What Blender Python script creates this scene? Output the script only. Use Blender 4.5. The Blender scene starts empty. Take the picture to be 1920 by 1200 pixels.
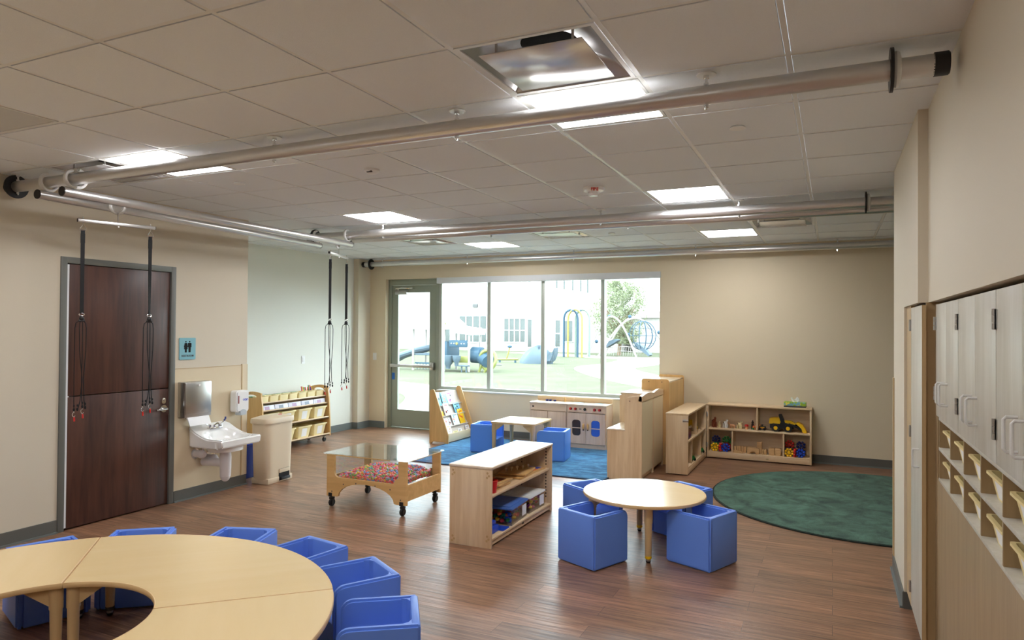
import bpy, bmesh, math, random
from mathutils import Vector, Matrix, Euler, noise
from mathutils.geometry import tessellate_polygon
R = math.radians
PI = math.pi
scene = bpy.context.scene
COL = scene.collection
rng = random.Random(7)

# ------------------------------------------------------------------ camera
cam_d = bpy.data.cameras.new('camera')
cam = bpy.data.objects.new('camera', cam_d)
COL.objects.link(cam)
cam_d.sensor_fit = 'HORIZONTAL'
cam_d.sensor_width = 36.0
cam_d.lens = 1291.2 / 1920 * 36.0
cam_d.clip_start = 0.05
cam_d.clip_end = 500
_yaw, _pit, _rol = R(24.98), R(0.704), R(0.415)
_f = Vector((-math.sin(_yaw)*math.cos(_pit), math.cos(_yaw)*math.cos(_pit), math.sin(_pit)))
_r = Vector((math.cos(_yaw), math.sin(_yaw), 0)); _u = _r.cross(_f)
_r2 = _r*math.cos(_rol) + _u*math.sin(_rol); _u2 = -_r*math.sin(_rol) + _u*math.cos(_rol)
cam.matrix_world = Matrix(((_r2.x, _u2.x, -_f.x, 0), (_r2.y, _u2.y, -_f.y, 0), (_r2.z, _u2.z, -_f.z, 1.641), (0, 0, 0, 1)))
scene.camera = cam

# ------------------------------------------------------------------ world, sun, exposure
w = bpy.data.worlds.new('sky'); scene.world = w; w.use_nodes = True
bg = w.node_tree.nodes['Background']
bg.inputs[0].default_value = (0.80, 0.91, 1.0, 1)
bg.inputs[1].default_value = 6.5
sun_d = bpy.data.lights.new('sun', 'SUN'); sun = bpy.data.objects.new('sun', sun_d); COL.objects.link(sun)
sun_d.energy = 2.0; sun_d.angle = R(6); sun_d.color = (1.0, 0.96, 0.9)
sun.rotation_euler = (R(38), 0, R(-150))
sun.rotation_euler = Vector((0.35, 0.55, -0.95)).to_track_quat('-Z', 'Y').to_euler()
scene.view_settings.view_transform = 'Standard'
scene.view_settings.look = 'None'
scene.view_settings.exposure = 1.06
scene.view_settings.gamma = 1.0
scene.view_settings.use_curve_mapping = False
LAMP = 11.0          # radiance of the ceiling light panels

# ------------------------------------------------------------------ materials
def new_mat(name):
    m = bpy.data.materials.new(name); m.use_nodes = True
    return m, m.node_tree.nodes, m.node_tree.links, m.node_tree.nodes['Principled BSDF']

def srgb(r, g, b):
    f = lambda c: (c/255/12.92 if c/255 <= .04045 else ((c/255+.055)/1.055)**2.4)
    return (f(r), f(g), f(b), 1)

def plain(name, col, rough=.5, metal=0, spec=.5, bump=0, bscale=60, coat=0, var=0, vscale=3):
    m, N, L, P = new_mat(name)
    P.inputs['Base Color'].default_value = col
    P.inputs['Roughness'].default_value = rough
    P.inputs['Metallic'].default_value = metal
    P.inputs['Specular IOR Level'].default_value = spec
    P.inputs['Coat Weight'].default_value = coat
    tc = N.new('ShaderNodeTexCoord')
    if var:
        n = N.new('ShaderNodeTexNoise'); n.inputs['Scale'].default_value = vscale; n.inputs['Detail'].default_value = 5
        L.new(tc.outputs['Object'], n.inputs['Vector'])
        mx = N.new('ShaderNodeMix'); mx.data_type = 'RGBA'
        mx.inputs[6].default_value = tuple(c*(1-var) for c in col[:3])+(1,)
        mx.inputs[7].default_value = tuple(min(1, c*(1+var)) for c in col[:3])+(1,)
        L.new(n.outputs['Fac'], mx.inputs[0]); L.new(mx.outputs[2], P.inputs['Base Color'])
    if bump:
        n = N.new('ShaderNodeTexNoise'); n.inputs['Scale'].default_value = bscale; n.inputs['Detail'].default_value = 4
        L.new(tc.outputs['Object'], n.inputs['Vector'])
        b = N.new('ShaderNodeBump'); b.inputs['Strength'].default_value = bump; b.inputs['Distance'].default_value = .002
        L.new(n.outputs['Fac'], b.inputs['Height']); L.new(b.outputs[0], P.inputs['Normal'])
    return m

def wood(name, light, dark, grain='z', scale=1.0, rough=.4, contrast=1.0, coat=.15):
    """fine grain running along one local axis, with soft broad bands"""
    m, N, L, P = new_mat(name)
    tc = N.new('ShaderNodeTexCoord'); mp = N.new('ShaderNodeMapping')
    s = [14*scale]*3; s['xyz'.index(grain)] = 1.2*scale
    mp.inputs['Scale'].default_value = s
    L.new(tc.outputs['Object'], mp.inputs['Vector'])
    n1 = N.new('ShaderNodeTexNoise'); n1.inputs['Scale'].default_value = 2.2; n1.inputs['Detail'].default_value = 8; n1.inputs['Roughness'].default_value = .62
    n1.inputs['Distortion'].default_value = .5
    L.new(mp.outputs[0], n1.inputs['Vector'])
    n2 = N.new('ShaderNodeTexNoise'); n2.inputs['Scale'].default_value = .55; n2.inputs['Detail'].default_value = 3
    L.new(mp.outputs[0], n2.inputs['Vector'])
    ad = N.new('ShaderNodeMath'); ad.operation = 'MULTIPLY_ADD'; ad.inputs[1].default_value = .6
    L.new(n2.outputs['Fac'], ad.inputs[0])
    m2 = N.new('ShaderNodeMath'); m2.operation = 'MULTIPLY'; m2.inputs[1].default_value = .4
    L.new(n1.outputs['Fac'], m2.inputs[0]); L.new(m2.outputs[0], ad.inputs[2])
    cr = N.new('ShaderNodeValToRGB')
    cr.color_ramp.elements[0].position = .5-.16/contrast; cr.color_ramp.elements[0].color = dark
    cr.color_ramp.elements[1].position = .5+.12/contrast; cr.color_ramp.elements[1].color = light
    L.new(ad.outputs[0], cr.inputs[0]); L.new(cr.outputs[0], P.inputs['Base Color'])
    P.inputs['Roughness'].default_value = rough
    P.inputs['Coat Weight'].default_value = coat; P.inputs['Coat Roughness'].default_value = .25
    return m

def glassy(name, tint=(.95, .98, .97, 1), refl=.9, rough=.02):
    """clear sheet: mostly transparent with a mirror coat by angle"""
    m, N, L, P = new_mat(name)
    N.remove(P); out = N['Material Output']
    tr = N.new('ShaderNodeBsdfTransparent'); tr.inputs[0].default_value = tint
    gl = N.new('ShaderNodeBsdfGlossy'); gl.inputs['Roughness'].default_value = rough; gl.inputs[0].default_value = (refl, refl, refl, 1)
    ge = N.new('ShaderNodeNewGeometry'); dt = N.new('ShaderNodeVectorMath'); dt.operation = 'DOT_PRODUCT'
    L.new(ge.outputs['Normal'], dt.inputs[0]); L.new(ge.outputs['Incoming'], dt.inputs[1])
    def mth(op, a, v=None):
        n = N.new('ShaderNodeMath'); n.operation = op; L.new(a, n.inputs[0])
        if v is not None: n.inputs[1].default_value = v
        return n.outputs[0]
    ab = mth('ABSOLUTE', dt.outputs['Value']); iv = N.new('ShaderNodeMath'); iv.operation = 'SUBTRACT'; iv.inputs[0].default_value = 1; L.new(ab, iv.inputs[1])
    fr = N.new('ShaderNodeMath'); fr.operation = 'MULTIPLY_ADD'; fr.inputs[1].default_value = .955; fr.inputs[2].default_value = .045; fr.use_clamp = True
    L.new(mth('POWER', iv.outputs[0], 4.5), fr.inputs[0])
    mx = N.new('ShaderNodeMixShader')
    L.new(fr.outputs[0], mx.inputs[0]); L.new(tr.outputs[0], mx.inputs[1]); L.new(gl.outputs[0], mx.inputs[2])
    L.new(mx.outputs[0], out.inputs[0])
    return m

def emit(name, col, s):
    m, N, L, P = new_mat(name)
    P.inputs['Base Color'].default_value = (.8, .8, .8, 1)
    P.inputs['Emission Color'].default_value = col; P.inputs['Emission Strength'].default_value = s
    return m

def carpet(name, a, b, s1=5, s2=120, disp=.5, stretch=(1, 1, 1)):
    m, N, L, P = new_mat(name)
    tc = N.new('ShaderNodeTexCoord'); mp = N.new('ShaderNodeMapping'); mp.inputs['Scale'].default_value = stretch
    L.new(tc.outputs['Object'], mp.inputs['Vector'])
    n1 = N.new('ShaderNodeTexNoise'); n1.inputs['Scale'].default_value = s1; n1.inputs['Detail'].default_value = 9; n1.inputs['Roughness'].default_value = .68
    n1.inputs['Distortion'].default_value = .6
    n2 = N.new('ShaderNodeTexNoise'); n2.inputs['Scale'].default_value = s2; n2.inputs['Detail'].default_value = 3
    for n in (n1, n2): L.new(mp.outputs[0], n.inputs['Vector'])
    ad = N.new('ShaderNodeMath'); ad.operation = 'MULTIPLY_ADD'; ad.inputs[1].default_value = .3
    m2 = N.new('ShaderNodeMath'); m2.operation = 'MULTIPLY'; m2.inputs[1].default_value = .7
    L.new(n2.outputs[0], ad.inputs[0]); L.new(n1.outputs[0], m2.inputs[0]); L.new(m2.outputs[0], ad.inputs[2])
    cr = N.new('ShaderNodeValToRGB'); cr.color_ramp.elements[0].position = .4; cr.color_ramp.elements[1].position = .62
    cr.color_ramp.elements[0].color = a; cr.color_ramp.elements[1].color = b
    L.new(ad.outputs[0], cr.inputs[0]); L.new(cr.outputs[0], P.inputs['Base Color'])
    bp = N.new('ShaderNodeBump'); bp.inputs['Strength'].default_value = disp; bp.inputs['Distance'].default_value = .01
    L.new(ad.outputs[0], bp.inputs['Height']); L.new(bp.outputs[0], P.inputs['Normal'])
    P.inputs['Roughness'].default_value = .95; P.inputs['Specular IOR Level'].default_value = .1
    P.inputs['Sheen Weight'].default_value = .15
    return m

def floor_mat():
    m, N, L, P = new_mat('vinyl_planks')
    tc = N.new('ShaderNodeTexCoord')
    br = N.new('ShaderNodeTexBrick'); br.offset = .37; br.offset_frequency = 2; br.squash = 1
    br.inputs['Scale'].default_value = 1; br.inputs['Brick Width'].default_value = 1.22; br.inputs['Row Height'].default_value = .152
    br.inputs['Mortar Size'].default_value = .0012; br.inputs['Mortar Smooth'].default_value = .2
    br.inputs['Color1'].default_value = (0, 0, 0, 1); br.inputs['Color2'].default_value = (1, 1, 1, 1); br.inputs['Mortar'].default_value = (.5, .5, .5, 1)
    L.new(tc.outputs['Object'], br.inputs['Vector'])
    # grain, shifted plank by plank
    mp = N.new('ShaderNodeMapping'); mp.inputs['Scale'].default_value = (1.3, 26, 1)
    L.new(tc.outputs['Object'], mp.inputs['Vector'])
    va = N.new('ShaderNodeVectorMath'); va.operation = 'MULTIPLY_ADD'
    va.inputs[1].default_value = (17, 3, 9)
    L.new(br.outputs['Color'], va.inputs[0]); L.new(mp.outputs[0], va.inputs[2])
    n1 = N.new('ShaderNodeTexNoise'); n1.inputs['Scale'].default_value = 1.8; n1.inputs['Detail'].default_value = 9; n1.inputs['Roughness'].default_value = .63; n1.inputs['Distortion'].default_value = .9
    L.new(va.outputs[0], n1.inputs['Vector'])
    cr = N.new('ShaderNodeValToRGB'); e = cr.color_ramp.elements
    e[0].position = .28; e[0].color = srgb(84, 62, 48)
    e[1].position = .72; e[1].color = srgb(182, 144, 114)
    k = cr.color_ramp.elements.new(.48); k.color = srgb(138, 104, 81)
    L.new(n1.outputs['Fac'], cr.inputs[0])
    mul = N.new('ShaderNodeMix'); mul.data_type = 'RGBA'; mul.blend_type = 'MULTIPLY'; mul.inputs[0].default_value = 1
    tint = N.new('ShaderNodeValToRGB'); tint.color_ramp.elements[0].color = (.76, .75, .74, 1); tint.color_ramp.elements[1].color = (1.16, 1.07, 1.02, 1)
    L.new(br.outputs['Color'], tint.inputs[0])
    L.new(cr.outputs[0], mul.inputs[6]); L.new(tint.outputs[0], mul.inputs[7])
    # knots
    vo = N.new('ShaderNodeTexVoronoi'); vo.inputs['Scale'].default_value = 1.0
    mp2 = N.new('ShaderNodeMapping'); mp2.inputs['Scale'].default_value = (1.5, 4.2, 1)
    L.new(tc.outputs['Object'], mp2.inputs['Vector']); L.new(mp2.outputs[0], vo.inputs['Vector'])
    kr = N.new('ShaderNodeValToRGB'); kr.color_ramp.elements[0].position = .03; kr.color_ramp.elements[0].color = (.35, .33, .33, 1)
    kr.color_ramp.elements[1].position = .13; kr.color_ramp.elements[1].color = (1, 1, 1, 1)
    L.new(vo.outputs['Distance'], kr.inputs[0])
    mk = N.new('ShaderNodeMix'); mk.data_type = 'RGBA'; mk.blend_type = 'MULTIPLY'; mk.inputs[0].default_value = .8
    L.new(mul.outputs[2], mk.inputs[6]); L.new(kr.outputs[0], mk.inputs[7])
    # dark joint
    mj = N.new('ShaderNodeMix'); mj.data_type = 'RGBA'; mj.inputs[7].default_value = srgb(56, 40, 32)
    L.new(br.outputs['Fac'], mj.inputs[0]); L.new(mk.outputs[2], mj.inputs[6])
    L.new(mj.outputs[2], P.inputs['Base Color'])
    # hand-scraped ripple across the planks
    mp3 = N.new('ShaderNodeMapping'); mp3.inputs['Scale'].default_value = (1.2, 34, 1)
    L.new(tc.outputs['Object'], mp3.inputs['Vector'])
    n3 = N.new('ShaderNodeTexNoise'); n3.inputs['Scale'].default_value = 1; n3.inputs['Detail'].default_value = 3
    L.new(mp3.outputs[0], n3.inputs['Vector'])
    b1 = N.new('ShaderNodeBump'); b1.inputs['Strength'].default_value = .55; b1.inputs['Distance'].default_value = .004
    L.new(n3.outputs['Fac'], b1.inputs['Height'])
    b2 = N.new('ShaderNodeBump'); b2.invert = True; b2.inputs['Strength'].default_value = .5; b2.inputs['Distance'].default_value = .001
    L.new(br.outputs['Fac'], b2.inputs['Height']); L.new(b1.outputs[0], b2.inputs['Normal'])
    L.new(b2.outputs[0], P.inputs['Normal'])
    P.inputs['Roughness'].default_value = .34; P.inputs['Specular IOR Level'].default_value = .55
    return m

M = {}
M['wall'] = plain('beige_wall_paint', srgb(212, 202, 182), .62, bump=.12, bscale=160)
M['wall_back'] = plain('tan_wall_paint', srgb(226, 211, 182), .62, bump=.12, bscale=160)
M['wall_pale'] = plain('pale_wall_paint', srgb(228, 228, 218), .6, bump=.12, bscale=160)
M['frp'] = plain('wall_protection_panel', srgb(219, 203, 172), .4, bump=.1, bscale=220)
M['tile'] = plain('ceiling_tile', srgb(232, 236, 239), .9, spec=.1, bump=.6, bscale=260, var=.05, vscale=320)
M['grid'] = plain('grid_steel', srgb(225, 225, 222), .35)
M['base'] = plain('grey_vinyl_base', srgb(108, 114, 112), .5)
M['base_dark'] = plain('dark_grey_vinyl_base', srgb(94, 94, 88), .5)
M['floor'] = floor_mat()
M['frame'] = plain('grey_door_frame', srgb(104, 106, 100), .42)
M['alu'] = plain('window_aluminium', srgb(178, 182, 170), .38, metal=.15)
M['alu_door'] = plain('olive_grey_aluminium', srgb(152, 160, 144), .4, metal=.1)
M['door'] = wood('dark_cherry_door', srgb(86, 52, 40), srgb(54, 30, 24), 'z', 1.2, .42)
M['white'] = plain('white_plastic', srgb(236, 236, 234), .35)
M['white_paint'] = plain('white_paint', srgb(228, 230, 232), .45)
M['porcelain'] = plain('white_porcelain', srgb(246, 246, 244), .12, coat=.5)
M['chrome'] = plain('chrome', (.78, .79, .8, 1), .12, metal=1)
M['steel'] = plain('brushed_steel', (.52, .51, .49, 1), .3, metal=1, bump=.1, bscale=90)
M['tube'] = plain('galvanised_tube', (.66, .65, .64, 1), .33, metal=.9, bump=.15, bscale=40, var=.06, vscale=9)
M['ring'] = plain('white_nylon_ring', srgb(224, 224, 222), .4)
M['black'] = plain('black_plastic', srgb(22, 22, 24), .45)
M['web'] = plain('black_webbing', srgb(16, 16, 17), .8)
M['red'] = plain('red_plastic', srgb(208, 42, 36), .3)
M['maple'] = wood('maple', srgb(232, 206, 168), srgb(208, 174, 132), 'z', 1, .35)
M['maple_h'] = wood('maple_horizontal', srgb(234, 208, 170), srgb(212, 178, 136), 'y', 1, .35)
M['maple_x'] = wood('maple_across', srgb(234, 208, 170), srgb(212, 178, 136), 'x', 1, .35)
M['maple_top'] = wood('pale_maple_top', srgb(238, 222, 198), srgb(226, 204, 174), 'y', 1, .22, coat=.6)
M['birch'] = wood('golden_birch', srgb(228, 186, 122), srgb(206, 160, 98), 'z', 1, .38)
M['birch_h'] = wood('golden_birch_across', srgb(228, 188, 126), srgb(208, 164, 102), 'x', 1, .38)
M['amber'] = wood('amber_panel', srgb(226, 190, 124), srgb(206, 166, 100), 'z', .6, .4)
M['cream_back'] = plain('cream_back_panel', srgb(228, 210, 172), .5)
M['grey_wood'] = wood('greyed_wood_laminate', srgb(204, 200, 188), srgb(190, 185, 170), 'z', 2.2, .42)
M['brown_wood'] = wood('tan_wood_laminate', srgb(164, 138, 100), srgb(149, 123, 87), 'z', 2.2, .45)
M['edge_tan'] = plain('tan_edge_band', srgb(190, 162, 118), .45)
M['table'] = wood('maple_laminate', srgb(244, 218, 168), srgb(238, 208, 154), 'x', .45, .22, .6, coat=.5)
M['table_edge'] = plain('tan_table_edge', srgb(218, 184, 132), .4)
M['table_leg'] = plain('tan_table_leg', srgb(204, 172, 124), .35)
M['cube'] = plain('periwinkle_blue_plastic', srgb(104, 146, 236), .42, bump=.1, bscale=400)
M['cube2'] = plain('bright_blue_plastic', srgb(90, 146, 232), .42, bump=.1, bscale=400)
M['green_rug'] = carpet('green_carpet', srgb(34, 62, 52), srgb(86, 126, 106), 4.5, 150, .6)
M['green_edge'] = plain('dark_green_binding', srgb(20, 34, 28), .9)
M['blue_rug'] = carpet('blue_carpet', srgb(28, 80, 122), srgb(78, 146, 192), 6, 150, .6, (1, 1.8, 1))
M['blue_edge'] = plain('navy_binding', srgb(10, 30, 60), .9)
M['acrylic'] = glassy('clear_acrylic', (.93, .95, .96, 1), 1.0, .04)
M['glass'] = glassy('window_glass', (.93, .97, .96, 1), .9, .0)
M['clear'] = glassy('clear_bin_plastic', (.95, .96, .97, 1), .7, .15)
M['beige_bin'] = plain('beige_plastic', srgb(218, 200, 172), .4)
M['cream_bin'] = plain('cream_plastic', srgb(240, 224, 172), .42)
M['yellow_bin'] = plain('pale_yellow_plastic', srgb(240, 220, 158), .42)
M['paper'] = plain('white_paper', srgb(240, 240, 240), .7)
M['lamp'] = emit('light_diffuser', (.985, .98, 1.0, 1), LAMP)
M['yellow'] = plain('yellow_plastic', srgb(246, 196, 20), .35)
M['blue'] = plain('royal_blue_plastic', srgb(24, 70, 196), .3)
M['navy'] = plain('navy_plastic', srgb(16, 36, 110), .3)
M['green'] = plain('green_plastic', srgb(24, 130, 60), .35)
M['orange'] = plain('orange_plastic', srgb(240, 110, 30), .35)
M['purple'] = plain('purple_plastic', srgb(190, 60, 170), .4)
M['pink'] = plain('pink_plastic', srgb(236, 110, 150), .4)
M['lime'] = plain('lime_plastic', srgb(160, 196, 50), .4)
M['skyb'] = plain('light_blue_plastic', srgb(120, 190, 220), .4)
M['teal'] = plain('blue_sign_plastic', srgb(128, 184, 196), .4)
M['dkbrown'] = plain('dark_brown', srgb(58, 36, 26), .5)
M['redbrown'] = plain('red_brown_wood', srgb(120, 52, 24), .4)
M['skin'] = plain('peach_wood', srgb(232, 168, 120), .45)
M['block'] = wood('toy_block_wood', srgb(222, 182, 128), srgb(200, 156, 104), 'x', 2, .5)
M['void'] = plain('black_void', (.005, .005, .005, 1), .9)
M['dgrey'] = plain('dark_grey', srgb(70, 70, 70), .5)
M['lid_blue'] = plain('mid_blue_lid', srgb(84, 124, 200), .4)
M['tape'] = plain('blue_tape', srgb(40, 110, 200), .6)

# ------------------------------------------------------------------ mesh builder
class B:
    def __init__(s):
        s.bm = bmesh.new(); s.mats = []; s.ci = 0
    def m(s, mat):
        if isinstance(mat, str): mat = M[mat]
        if mat not in s.mats: s.mats.append(mat)
        s.ci = s.mats.index(mat); return s
    def _take(s, t, mtx=None):
        if mtx is not None: bmesh.ops.transform(t, matrix=mtx, verts=t.verts)
        for f in t.faces: f.material_index = s.ci
        me = bpy.data.meshes.new('t'); t.to_mesh(me); t.free()
        n = len(s.bm.faces); s.bm.from_mesh(me); bpy.data.meshes.remove(me)
        s.bm.faces.ensure_lookup_table()
        for i in range(n, len(s.bm.faces)): s.bm.faces[i].material_index = s.ci
        return s
    def box(s, x0, x1, y0, y1, z0, z1, bev=0, seg=2, mtx=None):
        t = bmesh.new()
        bmesh.ops.create_cube(t, size=1)
        for v in t.verts:
            v.co = Vector(((x0+x1)/2+v.co.x*(x1-x0), (y0+y1)/2+v.co.y*(y1-y0), (z0+z1)/2+v.co.z*(z1-z0)))
        if bev: bmesh.ops.bevel(t, geom=list(t.edges), offset=bev, segments=seg, affect='EDGES', profile=.5)
        return s._take(t, mtx)
    def cyl(s, p0, p1, r, seg=16, r2=None, bev=0):
        p0, p1 = Vector(p0), Vector(p1); d = p1-p0; t = bmesh.new()
        bmesh.ops.create_cone(t, cap_ends=True, cap_tris=False, segments=seg, radius1=r, radius2=r if r2 is None else r2, depth=d.length)
        if bev:
            es = [e for e in t.edges if abs(abs(e.verts[0].co.z)-d.length/2) < 1e-6 and abs(e.verts[0].co.z-e.verts[1].co.z) < 1e-6]
            bmesh.ops.bevel(t, geom=es, offset=bev, segments=2, affect='EDGES')
        q = Vector((0, 0, 1)).rotation_difference(d.normalized()).to_matrix().to_4x4()
        return s._take(t, Matrix.Translation((p0+p1)/2) @ q)
    def sph(s, c, r, sc=(1, 1, 1), u=14, v=9, rot=None):
        t = bmesh.new(); bmesh.ops.create_uvsphere(t, u_segments=u, v_segments=v, radius=r)
        mt = Matrix.Translation(Vector(c))
        if rot: mt = mt @ Euler(rot).to_matrix().to_4x4()
        return s._take(t, mt @ Matrix.Diagonal((sc[0], sc[1], sc[2], 1)))
    def ico(s, c, r, sc=(1, 1, 1), sub=1, rot=None):
        t = bmesh.new(); bmesh.ops.create_icosphere(t, subdivisions=sub, radius=r)
        mt = Matrix.Translation(Vector(c))
        if rot: mt = mt @ Euler(rot).to_matrix().to_4x4()
        return s._take(t, mt @ Matrix.Diagonal((sc[0], sc[1], sc[2], 1)))
    def tube(s, pts, r, seg=8, closed=False, flat=None):
        """sweep a circle (or ellipse flat=(a,b)) along points"""
        pts = [Vector(p) for p in pts]; n = len(pts); t = bmesh.new(); rings = []
        up = None
        for i, p in enumerate(pts):
            if closed: d = pts[(i+1) % n]-pts[i-1]
            else: d = pts[min(i+1, n-1)]-pts[max(i-1, 0)]
            d.normalize()
            if up is None:
                up = Vector((0, 0, 1)) if abs(d.z) < .9 else Vector((1, 0, 0))
            a = d.cross(up).normalized(); b = a.cross(d).normalized(); up = b
            rr = r[i] if isinstance(r, (list, tuple)) else r
            ra, rb = (rr, rr) if flat is None else (rr*flat[0], rr*flat[1])
            rings.append([t.verts.new(p + a*math.cos(2*PI*k/seg)*ra + b*math.sin(2*PI*k/seg)*rb) for k in range(seg)])
        for i in range(n if closed else n-1):
            A, C = rings[i], rings[(i+1) % n]
            for k in range(seg): t.faces.new((A[k], A[(k+1) % seg], C[(k+1) % seg], C[k]))
        if not closed:
            t.faces.new(rings[0][::-1]); t.faces.new(rings[-1])
        bmesh.ops.recalc_face_normals(t, faces=t.faces)
        return s._take(t)
    def lathe(s, prof, seg=24, mtx=None, c=(0, 0, 0)):
        t = bmesh.new(); rings = []
        for (r, z) in prof:
            if r < 1e-6: rings.append([t.verts.new((c[0], c[1], c[2]+z))])
            else: rings.append([t.verts.new((c[0]+r*math.cos(2*PI*k/seg), c[1]+r*math.sin(2*PI*k/seg), c[2]+z)) for k in range(seg)])
        for A, C in zip(rings, rings[1:]):
            for k in range(seg):
                a0, a1 = A[k % len(A)], A[(k+1) % len(A)]; c0, c1 = C[k % len(C)], C[(k+1) % len(C)]
                vs = [a0]
                for v in (a1, c1, c0):
                    if v not in vs: vs.append(v)
                if len(vs) > 2:
                    try: t.faces.new(vs)
                    except ValueError: pass
        bmesh.ops.recalc_face_normals(t, faces=t.faces)
        return s._take(t, mtx)
    def prism(s, poly, d0, d1, axis='z', holes=(), bev=0, mtx=None):
        """extrude a 2D outline (with holes) along an axis. axis z: (x,y); y: (x,z); x: (y,z)"""
        loops = [list(poly)]+[list(h) for h in holes]
        def P3(p, d):
            return Vector((p[0], p[1], d)) if axis == 'z' else (Vector((p[0], d, p[1])) if axis == 'y' else Vector((d, p[0], p[1])))
        t = bmesh.new(); flat = [p for l in loops for p in l]
        lo = [t.verts.new(P3(p, d0)) for p in flat]; hi = [t.verts.new(P3(p, d1)) for p in flat]
        if holes:
            tris = tessellate_polygon([[Vector((p[0], p[1], 0)) for p in l] for l in loops])
            for a, b, c in tris:
                t.faces.new((lo[a], lo[b], lo[c])); t.faces.new((hi[c], hi[b], hi[a]))
        else:
            t.faces.new(lo); t.faces.new(hi[::-1])
        k = 0
        for l in loops:
            n = len(l)
            for i in range(n):
                j = (i+1) % n
                t.faces.new((lo[k+i], lo[k+j], hi[k+j], hi[k+i]))
            k += n
        bmesh.ops.recalc_face_normals(t, faces=t.faces)
        if bev and not holes:
            bmesh.ops.bevel(t, geom=[e for e in t.edges if len(e.link_faces) == 2 and e.calc_face_angle(0) > .5], offset=bev, segments=2, affect='EDGES')
        return s._take(t, mtx)
    def grid(s, fn, nu, nv, closeu=False):
        t = bmesh.new()
        V = [[t.verts.new(fn(i/(nu if closeu else nu-1), j/(nv-1))) for j in range(nv)] for i in range(nu)]
        for i in range(nu if closeu else nu-1):
            for j in range(nv-1):
                t.faces.new((V[i][j], V[(i+1) % nu][j], V[(i+1) % nu][j+1], V[i][j+1]))
        bmesh.ops.remove_doubles(t, verts=t.verts, dist=1e-5)
        bmesh.ops.recalc_face_normals(t, faces=t.faces)
        return s._take(t)

def obj(name, b, mat=None, parent=None, smooth=True, loc=None, rot=None, angle=35):
    if mat is not None:
        if isinstance(mat, str): mat = M[mat]
        if not b.mats: b.mats = [mat]
    me = bpy.data.meshes.new(name)
    if smooth:
        ca = math.cos(R(angle))
        for f in b.bm.faces: f.smooth = True
        for e in b.bm.edges:
            if len(e.link_faces) != 2 or e.link_faces[0].normal.length < .5 or e.link_faces[1].normal.length < .5 or \
               e.link_faces[0].normal.dot(e.link_faces[1].normal) < ca or e.link_faces[0].material_index != e.link_faces[1].material_index:
                e.smooth = False
    b.bm.to_mesh(me); b.bm.free()
    for m in b.mats: me.materials.append(m)
    o = bpy.data.objects.new(name, me); COL.objects.link(o)
    if parent: o.parent = parent
    if loc: o.location = loc
    if rot: o.rotation_euler = rot
    return o

def tag(o, label=None, cat=None, group=None, kind=None):
    if label: o['label'] = label
    if cat: o['category'] = cat
    if group: o['group'] = group
    if kind: o['kind'] = kind
    return o

def thing(name, label, cat, loc=(0, 0, 0), rz=0, group=None):
    o = bpy.data.objects.new(name, None); o.empty_display_size = .05; COL.objects.link(o)
    o.location = loc; o.rotation_euler = (0, 0, rz)
    return tag(o, label, cat, group)

def struct(name, b, mat=None, smooth=False, **k):
    return tag(obj(name, b, mat, smooth=smooth, **k), kind='structure')

def dup(root, loc=None, rz=None, label=None, group=None, rot=None):
    r = root.copy(); COL.objects.link(r)
    if loc is not None: r.location = loc
    if rz is not None: r.rotation_euler = (0, 0, rz)
    if rot is not None: r.rotation_euler = rot
    if label: r['label'] = label
    if group: r['group'] = group
    for ch in list(root.children):
        c = ch.copy(); COL.objects.link(c); c.parent = r
        for g in list(ch.children):
            d = g.copy(); COL.objects.link(d); d.parent = c
    return r

def rrect(x0, x1, y0, y1, r, n=5):
    pts = []
    for cx, cy, a in ((x1-r, y1-r, 0), (x0+r, y1-r, 90), (x0+r, y0+r, 180), (x1-r, y0+r, 270)):
        for k in range(n+1):
            t = R(a+90*k/n); pts.append((cx+r*math.cos(t), cy+r*math.sin(t)))
    return pts

def text_mesh(txt, size, depth, mat, parent, loc, rot, name='lettering', bold=0):
    cu = bpy.data.curves.new(name, 'FONT'); cu.body = txt; cu.size = size; cu.extrude = depth; cu.align_x = 'CENTER'; cu.align_y = 'CENTER'
    cu.offset = bold
    o = bpy.data.objects.new(name, cu); COL.objects.link(o)
    bpy.context.view_layer.update()
    me = bpy.data.meshes.new_from_object(o)
    COL.objects.unlink(o); bpy.data.objects.remove(o)
    me.materials.clear(); me.materials.append(M[mat])
    o = bpy.data.objects.new(name, me); COL.objects.link(o)
    o.parent = parent; o.location = loc; o.rotation_euler = rot
    return o

# ------------------------------------------------------------------ room shell
CZ = 2.750; WL = -5.55; WR = -7.06; WB = 9.36; G = .6096; GY = .6164
X0 = -1.384; Y0 = 1.1266
b = B(); b.box(-7.4, 3.2, -4.2, 9.6, -.12, 0)
struct('floor', b, 'floor')

lights = {(0, 3): 0, (-5, 3): 0, (0, 7): 0, (-5, 7): 0, (0, 11): 0, (-5, 11): 0, (0, -1): 0, (-5, -1): 0, (0, -5): 0, (-5, -5): 0}
vents = [(0, 2), (-6, 3), (-6, 10), (-3, 10), (1, 10)]
grille = (-5, 1)
b = B(); b.m('tile')
for i in range(-10, 8):
    for j in range(-9, 14):
        if (i, j) in lights or (i, j) in vents or (i, j) == grille: continue
        x, y = X0+i*G, Y0+j*GY
        b.box(max(x+.0135, -7.4), x+G-.0135, y+.0135, min(y+GY-.0135, 9.36), CZ+.001, CZ+.02, bev=.0)
b.box(-7.4, 3.2, -4.2, 9.6, CZ+.30, CZ+.34)
struct('ceiling', b)
b = B(); b.m('grid')
for i in range(-10, 9): b.box(X0+i*G-.0105, X0+i*G+.0105, -4.2, WB, CZ+.004, CZ+.012)
for j in range(-9, 15): b.box(-7.3, 3.1, Y0+j*GY-.0105, Y0+j*GY+.0105, CZ+.0042, CZ+.0122)
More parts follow.
